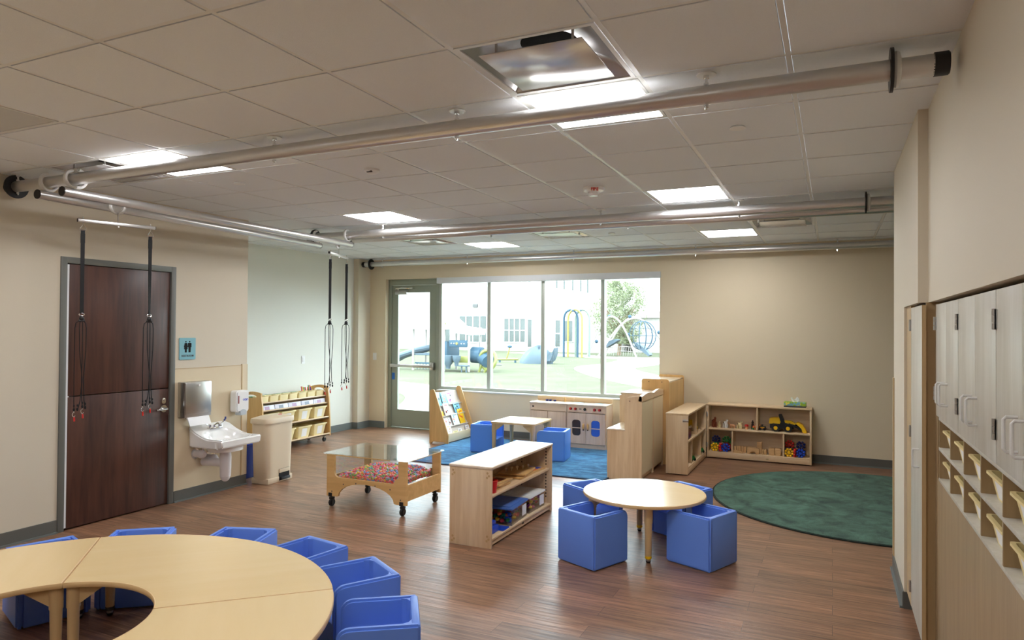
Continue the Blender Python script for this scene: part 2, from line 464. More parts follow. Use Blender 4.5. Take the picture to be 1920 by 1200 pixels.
b.box(WR, 3, WB-.022, WB, CZ+.003, CZ+.012); b.box(.362, .385, 3.97, 5.455, CZ+.003, CZ+.012)
b.box(.407, .43, -4, 3.97, CZ+.003, CZ+.012); b.box(WL, WL+.022, -4, 5.36, CZ+.003, CZ+.012); b.box(WR, WR+.022, 5.36, WB, CZ+.003, CZ+.012)
struct('trim_1', b)

# left wall with the door opening
b = B()
b.box(-5.75, WL, -4.2, 3.43, 0, CZ+.3); b.box(-5.75, WL, 4.485, 5.36, 0, CZ+.3); b.box(-5.75, WL, 3.43, 4.485, 2.188, CZ+.3)
b.box(-7.4, -5.75, 5.20, 5.36, 0, CZ+.3); b.box(-5.80, -5.74, 3.4, 4.5, 0, 2.3)  # last box: added slab behind the door, blocks sky light at its gaps
struct('wall_left', b, 'wall')
b = B(); b.box(-7.26, WR, 5.36, 9.6, 0, CZ+.3); struct('wall_left_recess', b, 'wall_pale')
b = B(); b.box(WR, -6.96, 9.05, WB, 0, CZ+.3); struct('trim_2', b, 'wall')
# window wall
DX0, DX1, WX1, SZ, HZ = -6.65, -5.70, -2.14, .672, 2.43
b = B()
b.box(-7.3, DX0, WB, WB+.24, 0, CZ+.3); b.box(DX0, WX1, WB, WB+.24, HZ, CZ+.3)
b.box(DX1+.02, WX1, WB, WB+.24, 0, SZ-.02); b.box(WX1, 3.2, WB, WB+.24, 0, CZ+.3)
struct('wall_back', b, 'wall_back')
b = B(); b.box(-5.66, WX1, WB-.012, WB+.09, SZ-.02, SZ, bev=.003); struct('trim_3', b, 'white_paint')
# right side: partition nose, jog, wall above the cabinets
b = B()
b.box(.385, 1.25, 4.70, 5.455, 0, CZ+.3); b.box(.385, 1.25, 3.97, 4.70, 1.785, CZ+.3); b.box(.43, 1.25, -4.2, 3.97, 1.785, CZ+.3)
b.box(1.1, 1.25, -4.2, 4.7, 0, 1.785)
b.box(1.25, 3.2, 5.3, 5.455, 0, CZ+.3)
struct('wall_right', b, 'wall')
b = B(); b.box(3.05, 3.2, 5.3, 9.6, 0, CZ+.3); struct('wall_far_right', b, 'wall')
b = B(); b.box(-7.4, 1.25, -4.25, -4.1, 0, CZ+.3); struct('wall_front', b, 'wall')
# baseboards
def basebd(name, segs, mat, h=.1):
    b = B()
    for (x0, x1, y0, y1, side) in segs:
        b.m(mat); b.box(x0, x1, y0, y1, 0, h, bev=.003)
        b.m('base')
        if side == 'x+': b.box(x1, x1+.014, y0, y1, 0, .014)
        if side == 'x-': b.box(x0-.014, x0, y0, y1, 0, .014)
        if side == 'y-': b.box(x0, x1, y0-.014, y0, 0, .014)
    return struct(name, b)
basebd('baseboard_left', [(WL, WL+.009, -4, 3.425, 'x+'), (WL, WL+.009, 4.49, 5.36, 'x+')], 'base_dark', .105)
basebd('baseboard_left_recess', [(WR, WR+.009, 5.36, 9.05, 'x+'), (-6.96, -6.951, 9.05, WB, 'x+'), (WR, -6.951, 9.041, 9.05, 'y-'), (-6.96, DX0, WB-.009, WB, 'y-')], 'base', .105)
basebd('baseboard_back', [(DX1+.02, 3, WB-.009, WB, 'y-')], 'base_dark', .105)
basebd('baseboard_right', [(.376, .385, 4.70, 5.455, 'x-')], 'base_dark', .1)
b = B(); b.box(.383, .45, 4.695, 4.705, .0, .1); b.box(.376, .383, 5.455, 5.458, 0, .1); struct('trim_4', b, 'base_dark')
# corner guards and wainscot panel
b = B(); b.m('frp'); b.box(WL, WL+.004, 4.49, 5.284, .105, 1.238); b.box(WL, WL+.006, 5.296, 5.364, .105, 1.25, bev=.002)
b.box(-5.60, WL+.006, 5.36, 5.366, .105, 1.25)
b.m('edge_tan'); b.box(WL, WL+.008, 5.284, 5.296, .105, 1.252); b.box(WL, WL+.006, 4.49, 5.284, 1.238, 1.243)
struct('trim_5', b)
b = B(); b.m('edge_tan'); b.box(.377, .385, 5.405, 5.461, .1, 1.32, bev=.002); b.box(.377, .44, 5.455, 5.461, .1, 1.32); struct('trim_6', b)

# ------------------------------------------------------------------ restroom door
d1 = thing('door_1', 'dark cherry wood dutch door in grey frame on left wall', 'door', (WL, 3.43, 0)); d1['kind'] = 'structure'
b = B()
b.box(-.12, .012, 0, .05, 0, 2.188, bev=.002); b.box(-.12, .012, 1.005, 1.055, 0, 2.188, bev=.002); b.box(-.12, .0115, .049, 1.006, 2.138, 2.188, bev=.001)
obj('door_frame', b, 'frame', d1)
b = B(); b.box(-.05, -.004, .075, 1.0, 1.072, 2.134, bev=.001); obj('upper_leaf', b, 'door', d1)
b = B(); b.box(-.05, -.004, .075, 1.0, .012, 1.064, bev=.001); low = obj('lower_leaf', b, 'door', d1)
b = B(); b.cyl((-.02, .062, 1.07), (-.02, .062, 2.13), .013, 10); b.cyl((-.02, .062, .02), (-.02, .062, 1.062), .013, 10); b.box(-.05, -.005, .055, .085, .02, 2.13)
obj('continuous_hinge', b, 'white_paint', d1)
b = B()
b.m('chrome'); b.cyl((-.004, .945, .885), (.008, .945, .885), .034, 20, bev=.002); b.cyl((.008, .945, .885), (.05, .945, .885), .012, 12)
b.tube([(.05, .945, .885), (.052, .90, .885), (.05, .835, .882)], .009, 8)
obj('lever_handle', b, None, low)
b = B(); b.m('chrome'); b.prism(rrect(.925, .965, .93, .985, .018), -.004, .006, 'x'); b.sph((.008, .945, .968), .012, (.5, 1, 1)); obj('lock_plate', b, None, low)
b = B(); b.box(-.05, .004, .9995, 1.004, .83, .95); obj('strike_plate', b, 'chrome', d1)

# ------------------------------------------------------------------ glazed exit door and window
YG = WB+.08
d2 = thing('door_2', 'olive grey glazed exit door beside the big window', 'door', (0, 0, 0)); d2['kind'] = 'structure'
b = B()
b.box(DX0, DX0+.06, YG, YG+.12, 0, HZ, bev=.003); b.box(DX0+.059, DX1-.034, YG+.0005, YG+.12, 2.335, HZ, bev=.001); b.box(DX1-.035, DX1+.02, YG, YG+.12, 0, HZ, bev=.003)
b.box(DX0, DX1, YG+.01, YG+.12, 0, .014)
obj('door_frame', b, 'alu_door', d2)
lx0, lx1 = DX0+.065, DX1-.04
b = B()
b.prism([(lx0, .02), (lx1, .02), (lx1, 2.33), (lx0, 2.33)], YG+.02, YG+.065, 'y', holes=[[(lx0+.115, .305), (lx0+.115, 2.215), (lx1-.125, 2.215), (lx1-.125, .305)]])
leaf = obj('door_leaf', b, 'alu_door', d2, smooth=False)
b = B(); b.box(lx0+.11, lx1-.12, YG+.038, YG+.046, .30, 2.22); obj('glass_pane', b, 'glass', leaf)
b = B(); b.m('steel'); b.box(lx0+.03, lx1-.04, YG-.055, YG-.02, 1.0, 1.045, bev=.006); b.box(lx1-.085, lx1-.015, YG-.05, YG+.02, .965, 1.085, bev=.008); b.box(lx0+.005, lx0+.06, YG-.05, YG+.02, .995, 1.05, bev=.006)
obj('push_bar', b, None, leaf)
b = B(); b.m('steel'); b.box(lx0+.09, lx0+.31, YG-.04, YG+.02, 2.18, 2.25, bev=.006); b.m('chrome'); b.tube([(lx0+.11, YG-.05, 2.275), (lx0+.26, YG-.10, 2.285), (lx0+.4, YG-.05, 2.28)], .008, 6); b.cyl((lx0+.14, YG-.02, 2.25), (lx0+.14, YG-.02, 2.29), .014); b.box(lx0+.36, lx0+.44, YG-.06, YG+.02, 2.27, 2.29)
obj('door_closer', b, None, d2)
b = B(); b.box(lx0+.005, lx0+.06, YG+.0185, YG+.0198, .79, .90); tag(obj('blue_tape', b, 'tape'), 'strip of blue tape stuck on exit door edge below push bar', 'tape')
win = thing('window_1', 'four-pane window looking out on the playground', 'window'); win['kind'] = 'structure'
b = B()
wx0 = DX1+.02
b.box(wx0+.049, WX1-.011, YG+.0005, YG+.1, SZ, SZ+.045, bev=.001); b.box(wx0+.049, WX1-.011, YG+.0005, YG+.1, HZ-.05, HZ, bev=.001)
b.box(wx0, wx0+.05, YG, YG+.1, SZ, HZ, bev=.003); b.box(WX1-.012, WX1, YG, YG+.1, SZ, HZ)
for cx in (-4.79, -3.895, -2.975): b.box(cx-.028, cx+.028, YG, YG+.1, SZ+.045, HZ-.05, bev=.003)
obj('window_frame', b, 'alu', win)
xs = [wx0+.05, -4.79-.028, -4.79+.028, -3.895-.028, -3.895+.028, -2.975-.028, -2.975+.028, WX1-.012]
for k in range(4):
    b = B(); b.box(xs[2*k], xs[2*k+1], YG+.05, YG+.058, SZ+.045, HZ-.05); obj('glass_pane', b, 'glass', win)
b = B(); b.m('white_paint'); b.box(-5.68, -2.13, WB-.004, WB+.075, 2.345, 2.435, bev=.004)
b.m('alu'); b.box(-2.13, -2.126, WB-.003, WB+.07, 2.35, 2.43)
tag(obj('roller_blind', b), 'white roller blind cassette across the top of the window', 'blind')

# ------------------------------------------------------------------ ceiling lights, diffusers, detectors
lt = thing('ceiling_light', 'x', 'ceiling light', (0, 0, 0))
b = B(); b.prism([(.012, .012), (G-.012, .012), (G-.012, GY-.012), (.012, GY-.012)], CZ+.002, CZ+.03, 'z', holes=[[(.028, .028), (.028, GY-.028), (G-.028, GY-.028), (G-.028, .028)]])
obj('frame', b, 'grid', lt, smooth=False)
b = B(); b.box(.026, G-.026, .026, GY-.026, CZ+.008, CZ+.02); obj('light_diffuser', b, 'lamp', lt)
LL = {(0, 3): 'square ceiling light beside the big diffuser, crossed by the first tube', (-5, 3): 'square ceiling light nearest the left wall, above the nearest tube',
      (0, 7): 'square ceiling light right of the fire alarm, before the twin tubes', (-5, 7): 'square ceiling light above the trapeze tubes, before the twin tubes',
      (0, 11): 'square ceiling light in front of the bare right part of window wall', (-5, 11): 'square ceiling light farthest back above the window',
      (0, -1): 'square ceiling light overhead near the cabinet wall', (-5, -1): 'square ceiling light overhead by the left wall', (0, -5): 'square ceiling light at the near end, cabinet side', (-5, -5): 'square ceiling light at the near end, left wall side'}
first = True
for k, lab in LL.items():
    p = (X0+k[0]*G, Y0+k[1]*GY, 0)
    if first: lt.location = p; lt['label'] = lab; lt['group'] = 'ceiling light panels'; first = False
    else: dup(lt, p, label=lab)

df = thing('air_diffuser', 'square metal plaque air diffuser in front of the nearest ceiling light', 'air diffuser', (X0, Y0+2*GY, CZ), group='ceiling air diffusers')
b = B()
def bowl(u, v):
    # square rim rising into a domed back pan
    t = u*2*PI; c, s_ = math.cos(t), math.sin(t)
    k = 1/max(abs(c), abs(s_))
    rim = .288
    steps = [(1, .0, 0), (.985, .004, 0), (.9, .02, .0), (.8, .06, .25), (.62, .085, .8), (.42, .09, 1.0)]
    i = min(int(v*5+1e-6), 5); q, z, rd = steps[i]
    kk = k*(1-rd)+1*rd
    if rd: kk = k*(1-rd)+rd
    return Vector((G/2+c*rim*q*kk, GY/2+s_*rim*q*kk, z))
b.m('steel'); b.m(plain('glossy_white_metal', srgb(214, 214, 214), .18, metal=.35)); b.grid(bowl, 64, 6, closeu=True)
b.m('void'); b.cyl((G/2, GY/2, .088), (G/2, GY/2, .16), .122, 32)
obj('back_pan', b, None, df)
b = B(); b.prism([(.012, .012), (G-.012, .012), (G-.012, GY-.012), (.012, GY-.012)], .0, .006, 'z', holes=[[(.03, .03), (.03, GY-.03), (G-.03, GY-.03), (G-.03, .03)]]); obj('frame', b, 'grid', df, smooth=False)
b = B(); b.m(bpy.data.materials['glossy_white_metal']); b.box(.085, G-.085, .09, GY-.09, -.012, -.007, bev=.0015)
for x in (.14, G-.14):
    for y in (.14, GY-.14): b.cyl((x, y, -.008), (x, y, .05), .006, 8)
obj('plaque', b, None, df)
VL = {(-6, 3): 'square air diffuser with dark gaps beside ceiling light near left wall', (-6, 10): 'square air diffuser left of the farthest ceiling light, above window',
      (-3, 10): 'square air diffuser right of the farthest ceiling light, above window', (1, 10): 'square air diffuser right of the ceiling light near back right wall'}
for k, lab in VL.items(): dup(df, (X0+k[0]*G, Y0+k[1]*GY, CZ), label=lab)
gr = thing('return_grille', 'perforated return air grille at left edge of ceiling', 'air grille', (X0-5*G, Y0+GY, CZ))
b = B(); b.prism([(.012, .012), (G-.012, .012), (G-.012, GY-.012), (.012, GY-.012)], .0, .01, 'z', holes=[[(.022, .022), (.022, GY-.022), (G-.022, GY-.022), (G-.022, .022)]]); obj('frame', b, 'grid', gr, smooth=False)
pm, N_, L_, P_ = new_mat('perforated_metal')
tc_ = N_.new('ShaderNodeTexCoord'); vo_ = N_.new('ShaderNodeTexVoronoi'); vo_.inputs['Scale'].default_value = 110; vo_.inputs['Randomness'].default_value = 0
L_.new(tc_.outputs['Object'], vo_.inputs['Vector']); cr_ = N_.new('ShaderNodeValToRGB'); cr_.color_ramp.interpolation = 'CONSTANT'
cr_.color_ramp.elements[0].color = (.02, .02, .02, 1); cr_.color_ramp.elements[1].position = .33; cr_.color_ramp.elements[1].color = srgb(200, 200, 196)
L_.new(vo_.outputs['Distance'], cr_.inputs[0]); L_.new(cr_.outputs[0], P_.inputs['Base Color'])
b = B(); b.box(.022, G-.022, .022, GY-.022, .003, .006); obj('perforated_plate', b, pm, gr)

sd = thing('smoke_detector', 'round white smoke detector on ceiling left of the bright grid line', 'smoke detector', (-2.938, 3.955, CZ))
b = B(); b.lathe([(0, .001), (.055, .001), (.055, -.012), (.048, -.02), (.03, -.03), (.0, -.033)], 28); obj('body', b, 'white', sd)
b = B(); b.box(-.012, .03, -.045, -.03, -.027, -.016, bev=.002); obj('sensor_vent', b, 'dgrey', sd)
fa = thing('fire_alarm', 'white ceiling fire alarm strobe with red FIRE lettering', 'fire alarm', (-1.703, 5.154, CZ), R(24))
b = B(); b.lathe([(0, .001), (.082, .001), (.085, -.01), (.078, -.026), (.05, -.034), (0, -.034)], 32); obj('body', b, 'white', fa)
b = B(); b.lathe([(.045, -.033), (.044, -.052), (.032, -.066), (0, -.07)], 20); obj('strobe_lens', b, plain('strobe_glass', (.85, .86, .87, 1), .1, spec=.8), fa)
b = B(); b.m('red')
text_mesh('FIRE', .032, .0008, 'red', fa, (0, -.079, -.026), (R(112), 0, 0), 'lettering', .0012)
sc0 = None
for (x, y, lab) in ((-.473, 3.913, 'round flush sprinkler cap on ceiling right of first tube hanger'), (-4.157, 3.918, 'round flush sprinkler cap on ceiling above the trapeze tubes'), (-2.314, 7.674, 'small round sprinkler cap on ceiling behind the twin tubes')):
    if sc0 is None:
        b = B(); b.lathe([(0, .001), (.034, .001), (.043, -.007), (.042, -.01), (0, -.013)], 28)
        sc0 = tag(obj('sprinkler_cap', b, 'white'), lab, 'sprinkler cap', 'ceiling sprinkler caps'); sc0.location = (x, y, CZ)
    else:
        o = dup(sc0, (x, y, CZ), label=lab)

# ------------------------------------------------------------------ ceiling track tubes
TZ = 2.660; TR = .041
def track(name, label, x0, x1, y, hang, disc_l, disc_r, hz=TZ):
    t = thing(name, label, 'ceiling tube', (0, y, hz), group='ceiling track tubes')
    b = B(); b.cyl((x0+.05, 0, 0), (x1-.05, 0, 0), TR, 28); obj('tube', b, 'tube', t)
    for x in (x0, x1):
        s = -1 if x == x0 else 1
        b = B(); b.cyl((x, 0, 0), (x-s*.055, 0, 0), TR+.004, 24, bev=.004); obj('end_cap', b, 'black', t)
    for x in hang:
        b = B(); b.m('chrome'); b.cyl((x, 0, -TR-.022), (x, 0, CZ-hz), .006, 8); b.cyl((x, 0, -TR-.014), (x, 0, -TR-.002), .011, 6); b.cyl((x, 0, TR), (x, 0, TR+.01), .012, 6); b.cyl((x, 0, CZ-hz-.018), (x, 0, CZ-hz-.006), .013, 6)
        b.m('white'); b.cyl((x, 0, CZ-hz-.006), (x, 0, CZ-hz-.0005), .042, 24)
        obj('hanger_rod', b, None, t)
    for x, s in disc_l+disc_r:
        b = B(); b.m('black'); b.tube([(x, math.cos(a)*.064, math.sin(a)*.064) for a in [R(-75-90+k*15) for k in range(0, 21)]], .022, 8, flat=(1.0, .42)) if s == 0 else b.cyl((x, 0, 0), (x+.012*s, 0, 0), .085, 32)
        b.m('ring'); b.tube([(x-s*-.022, math.cos(a)*.05, math.sin(a)*.05) for a in [R(k*15) for k in range(24)]], .02, 8, closed=True, flat=(1, .8))
        obj('stop_collar', b, None, t)
    return t
track('ceiling_tube', 'nearest silver ceiling tube crossing the whole ceiling below the big diffuser', -5.60, .40, 3.05, (-5.448, -2.962, -1.739, -.499), [(-5.46, -1)], [(.20, 1)])
track('ceiling_tube', 'second silver ceiling tube, front one of the close pair', -5.42, 2.9, 6.12, (-4.39, -1.951, -.725), [(-5.31, -1)], [(.23, 1)])
track('ceiling_tube', 'third silver ceiling tube, rear one of the close pair', -5.1, 2.9, 6.46, (-3.26, -1.79, -.6), [], [])
track('ceiling_tube', 'far silver ceiling tube running along the window wall', -6.93, 2.9, 9.12, (-6.55, -5.0, -3.3, -1.62, .05), [(-6.76, -1)], [])
# carriage tubes that ride below on open rings
def carriage(label, xa, ya, xb, yb, z):
    t = thing('trolley_tube', label, 'trolley tube', (xa, ya, z), group='trolley tubes carrying the trapeze bars')
    d = Vector((xb-xa, yb-ya, 0)); L = d.length; t.rotation_euler = (0, 0, math.atan2(d.y, d.x)-PI/2)
    b = B(); b.cyl((0, 0, 0), (0, L, 0), .033, 26); obj('tube', b, 'tube', t)
    for y in (-.004, L): b = B(); b.cyl((0, y, 0), (0, y+.006, 0), .0335, 20); obj('end_cap', b, 'black', t)
    return t, L
zt = 2.562
for (lab, xa, xb, idx) in (('silver trolley tube carrying the far trapeze, right one of the two', -4.80, -4.87, 0), ('silver trolley tube carrying the near trapeze, left one of the two', -5.075, -5.27, 1)):
    t, L = carriage(lab, xa, 2.97, xb, 6.19 if idx == 0 else 6.14, zt)
    ends = ((.06, 3.05-2.97), (0, L-.06)) if idx == 0 else ((0, .08), (0, L-.05))
    for n, (o_, yy) in enumerate(ends):
        # two open C rings hooked over the fixed tube
        b = B(); b.m('ring')
        b.tube([(math.cos(a)*.062+ (.0), yy, TZ-zt+math.sin(a)*.062) for a in [R(115+k*12) for k in range(0, 25)]], .017, 8, flat=(.55, 1.15)) if False else \
            b.tube([(.0, yy+math.cos(a)*.060, TZ-zt+math.sin(a)*.060) for a in [R(100+k*13) for k in range(0, 20)]], .016, 8, flat=(1.1, .7))
        b.m('chrome'); b.cyl((0, yy, -.036), (0, yy, .045), .006, 8)
        obj('open_ring', b, None, t)
    if idx == 0:
        b = B(); b.m('ring'); b.tube([(.035, .08+math.cos(a)*.064, TZ-zt+math.sin(a)*.064) for a in [R(-100+k*13) for k in range(0, 15)]], .016, 8, flat=(1.1, .7)); obj('open_ring', b, None, t)

def trapeze(label, grp, c, ang, half, z):
    """bar on a ring, two webbing straps, each with a swivel and four elastic cords ending in clips"""
    t = thing('trapeze_bar', label, 'trapeze bar', (c[0], c[1], z), ang, grp)
    b = B(); b.m('tube'); b.box(-half, half, -.0125, .0125, -.0125, .0125, bev=.003); b.m('black'); b.box(-half-.003, -half, -.012, .012, -.012, .012); b.box(half, half+.003, -.012, .012, -.012, .012)
    obj('bar', b, None, t)
    b = B(); b.m('ring'); zz = zt-z
    b.tube([(math.cos(a)*.050, .012, zz+math.sin(a)*.050) for a in [R(170+k*14) for k in range(0, 15)]], .013, 8, flat=(1, 1))
    b.m('chrome'); b.cyl((0, .0, -.02), (0, 0, zz-.05), .005, 8); b.cyl((0, 0, -.026), (0, 0, -.013), .01, 6)
    obj('hanging_ring', b, None, t)
    for s in (-1, 1):
        x = s*(half-.035)
        b = B(); b.m('chrome'); b.cyl((x, 0, -.022), (x, 0, .03), .005, 8)
        b.tube([(x, 0, -.026), (x-.02, 0, -.06), (x-.022, 0, -.07), (x+.022, 0, -.07), (x+.02, 0, -.06)], .0035, 6, closed=True); obj('triangle_link', b, None, t)
    return t
def strap(label, grp, loc, rz, seed):
    t = thing('hanging_strap', label, 'hanging strap', loc, rz, grp)
    rr = random.Random(seed)
    b = B(); b.m('web'); b.grid(lambda u, v: Vector(((u-.5)*.026*math.cos(tw*v*PI), (u-.5)*.026*math.sin(tw*v*PI)+.0, -v*.62)), 2, 14) if False else None
    tw = rr.uniform(.0, .35)
    for k in range(14):
        a0, a1 = tw*k/14*PI, tw*(k+1)/14*PI
        b.box(-.0135, .0135, -.0022, .0022, -.045*(k+1)-.0005, -.045*k, mtx=Matrix.Rotation(a0, 4, 'Z'))
    b.box(-.0145, .0145, -.0035, .0035, -.10, -.03, mtx=Matrix.Rotation(tw*.2, 4, 'Z'))
    obj('webbing', b, None, t)
    b = B(); b.m('chrome'); b.tube([(math.cos(a)*.017, 0, -.636+math.sin(a)*.010) for a in [R(k*30) for k in range(12)]], .0035, 6, closed=True)
    b.m('black'); b.sph((0, 0, -.665), .018, (1, .8, 1)); b.cyl((-.02, 0, -.682), (.02, 0, -.682), .008, 10)
    obj('swivel', b, None, t)
    for k, (x1, x2, x3, ln) in enumerate(((-.045, -.046, -.043, .72), (-.012, .01, -.018, .72), (.006, .004, .012, .70), (.034, .02, .034, .71))):
        y = (-.006, .004, -.004, .006)[k]
        b = B(); b.m('web')
        zb = -.685-ln*.93
        b.tube([(x1*.35, y*.5, -.683), (x1*.85, y, -.70), (x1, y, -.74), (x1*.9+x2*.1, y, -.9), (x2, y, -1.12), (x2*.6+x3*.4, y, -1.28), (x3, y, zb)], .0032, 6)
        b.sph((x3, y, zb+.012), .008, (1, 1, 1.6), 8, 6); b.sph((x3, y, zb+.04), .006, (1, 1, 1.6), 8, 6)
        c = obj('elastic_cord', b, None, t)
        if k in (0, 2):
            b = B(); b.m('chrome'); b.tube([(x3+math.cos(a)*.010, y, zb-.025+math.sin(a)*.016) for a in [R(90+k2*30) for k2 in range(9)]], .003, 6); b.cyl((x3, y, zb), (x3, y, zb-.012), .0045, 8)
            b.m('red'); b.cyl((x3+.002, y, zb-.045), (x3+.004, y+.003, zb-.075), .006, 8)
            obj('clip', b, None, t)
    return t
def place_trapeze(which, c, d, z):
    ang = math.atan2(d[1], d[0]); half = math.hypot(*d)/2
    gl = 'near' if which == 0 else 'far'
    trapeze('silver trapeze bar hanging in front of the dark wood door' if which == 0 else 'silver trapeze bar hanging farther back by the pale recess wall', 'trapeze bars', c, ang, half, z)
    for s in (-1, 1):
        x, y = c[0]+math.cos(ang)*s*(half-.035), c[1]+math.sin(ang)*s*(half-.035)
        lab = {(0, -1): 'black strap with elastic cords at left end of the near trapeze', (0, 1): 'black strap with elastic cords at right end of the near trapeze, before door lever',
               (1, -1): 'black strap with elastic cords at left end of the far trapeze', (1, 1): 'black strap with elastic cords at right end of the far trapeze'}[(which, s)]
        strap(lab, 'elastic cord straps on the trapeze bars', (x, y, z-.067), (ang if which == 0 else R(20)), 5+which*2+s)
place_trapeze(0, (-5.02, 3.535), (.164, .52), 2.425)
place_trapeze(1, (-4.90, 6.02), (-.22, .58), 2.425)

# ------------------------------------------------------------------ things on the left wall
t = thing('restroom_sign', 'light blue RESTROOM sign with two black figures beside the door', 'sign', (WL, 4.622, 1.427))
b = B(); b.prism(rrect(-.09, .09, -.103, .103, .008), .0, .008, 'x'); obj('sign_plate', b, 'teal', t)
for s, k in ((-.021, 0), (.021, 1)):
    b = B(); b.cyl((.008, s, .066), (.0095, s, .066), .0075, 14)
    if k: b.prism([(s-.017, .055), (s+.017, .055), (s+.02, .048), (s+.02, .015), (s+.013, .015), (s+.013, .004), (s+.011, -.035), (s-.011, -.035), (s-.013, .004), (s-.013, .015), (s-.02, .015), (s-.02, .048)], .008, .0095, 'x')
    else: b.prism([(s-.012, .055), (s+.012, .055), (s+.021, .018), (s+.017, .012), (s+.02, -.005), (s+.010, -.005), (s+.010, -.035), (s-.010, -.035), (s-.010, -.005), (s-.02, -.005), (s-.017, .012), (s-.021, .018)], .008, .0095, 'x')
    obj('figure', b, 'void', t)
text_mesh('RESTROOM', .026, .0007, 'dgrey', t, (.0085, 0, -.068), (R(90), 0, R(90)), 'lettering', .0006)

t = thing('paper_towel_dispenser', 'brushed steel paper towel dispenser on wall beside the door', 'towel dispenser', (WL+.006, 4.52, .785))
b = B(); b.box(0, .095, 0, .30, 0, .33, bev=.004); obj('housing', b, 'steel', t)
b = B(); b.box(.095, .103, .004, .296, .03, .325, bev=.003); obj('door_panel', b, 'steel', t)
b = B(); b.cyl((.1, .15, .3), (.112, .15, .3), .011, 16); obj('lock', b, 'white', t)
b = B(); b.prism([(.03, .01), (.10, .0), (.135, -.075), (.128, -.078), (.09, -.01), (.03, .0)], .03, .27, 'y'); obj('paper_towel', b, 'paper', t)
t = thing('soap_dispenser', 'white soap dispenser on wall above the sink', 'soap dispenser', (WL+.006, 5.215, .74))
b = B(); b.prism(rrect(-.085, .085, .03, .25, .03), 0, .10, 'x', bev=.014); obj('housing', b, 'white', t)
b = B(); b.prism([(-.045, .035), (-.035, .05), (0, .062), (.035, .05), (.045, .035), (.04, .0), (-.04, .0)], .03, .108, 'x', bev=.006); obj('push_lever', b, plain('pale_grey_plastic', srgb(190, 198, 204), .35), t)
b = B(); b.box(.094, .1015, -.066, -.05, .12, .20, bev=.002); obj('level_window', b, plain('dark_red_window', srgb(130, 50, 44), .3), t)
text_mesh('GOJO', .026, .0006, 'blue', t, (.1005, .03, .155), (R(90), 0, R(90)), 'lettering', .0008)

# sink
t = thing('wall_sink', 'small white wall-hung sink with wing faucets and covered pipes', 'sink', (WL, 4.865, 0))
HW, DP = .245, .47
b = B(); b.m('porcelain')
# outer apron as side profile between two sides, with basin pressed in
def sinktop(x, y):
    """height of the upper surface"""
    base = .585 + .115*max(0, 1-x/.30)**1.6
    ex, ey = (x-.275)/.165, y/.205
    r = (abs(ex)**2.6+abs(ey)**2.6)
    return base - .105*max(0, 1-r)**.45 if r < 1 else base
NX, NY = 30, 26
def hwid(x): return HW if x > .06 else HW-.05*(1-(x/.06))**2
t_ = bmesh.new(); V = []
for i in range(NX+1):
    x = DP*i/NX; row = []
    for j in range(NY+1):
        y = hwid(x)*(2*j/NY-1); row.append(t_.verts.new((x, y, sinktop(x, y))))
    V.append(row)
for i in range(NX):
    for j in range(NY): t_.faces.new((V[i][j], V[i+1][j], V[i+1][j+1], V[i][j+1]))
def zlow(x): return .51 if x > .40 else .495
bot = {}
edge = [(i, 0) for i in range(NX+1)]+[(NX, j) for j in range(1, NY+1)]+[(i, NY) for i in range(NX-1, -1, -1)]+[(0, j) for j in range(NY-1, 0, -1)]
lowv = [t_.verts.new((V[i][j].co.x*.985, V[i][j].co.y*.97, zlow(V[i][j].co.x))) for i, j in edge]
n = len(edge)
for k in range(n):
    a, c = edge[k], edge[(k+1) % n]
    t_.faces.new((V[a[0]][a[1]], lowv[k], lowv[(k+1) % n], V[c[0]][c[1]]))
t_.faces.new(lowv)
bmesh.ops.recalc_face_normals(t_, faces=t_.faces)
bmesh.ops.bevel(t_, geom=[e for e in t_.edges if len(e.link_faces) == 2 and e.calc_face_angle(0) > 1.0], offset=.012, segments=3, affect='EDGES')
b._take(t_)
b.lathe([(.0, -.005), (.15, .0), (.155, .03), (.15, .06)], 28, c=(0, 0, 0), mtx=Matrix.Translation((.25, 0, .452)) @ Matrix.Diagonal((1, 1.15, 1, 1)))
obj('basin', b, None, t, angle=50)
b = B(); b.m('chrome'); b.box(.075, .125, -.075, .075, sinktop(.1, 0), sinktop(.1, 0)+.018, bev=.005)
zf = sinktop(.1, 0)+.018
b.cyl((.1, 0, zf), (.1, 0, zf+.02), .014, 12); b.tube([(.1, 0, zf+.015), (.14, 0, zf+.04), (.18, 0, zf+.035), (.195, 0, zf+.015)], .01, 8)
obj('faucet', b, None, t)
for s in (-1, 1):
    b = B(); b.m('chrome'); b.cyl((.1, s*.055, zf), (.1, s*.055, zf+.025), .012, 12)
    b.tube([(.1, s*.055, zf+.022), (.10, s*.09, zf+.03), (.10, s*.115, zf+.05)], .007, 8)
    b.m(plain('dark_blue_cap', srgb(60, 70, 130), .3)); b.tube([(.10, s*.112, zf+.047), (.10, s*.13, zf+.065), (.10, s*.132, zf+.085)], .0085, 8)
    obj('wing_handle', b, None, t)
b = B(); b.cyl((.27, 0, .482), (.27, 0, .4875), .018, 16); obj('drain', b, 'chrome', t)
pc = plain('white_vinyl_cover', srgb(228, 224, 226), .3)
b = B(); b.m(pc); b.tube([(.25, .0, .46), (.25, 0, .38), (.25, .0, .20), (.25, 0, .18)], [.045, .055, .05, .03], 16); b.sph((.25, 0, .21), .048, (1, 1, 1.3)); obj('trap_cover', b, None, t)
b = B(); b.m(pc); b.cyl((.0, -.05, .33), (.235, -.01, .33), .04, 16, bev=.01); obj('waste_cover', b, None, t)
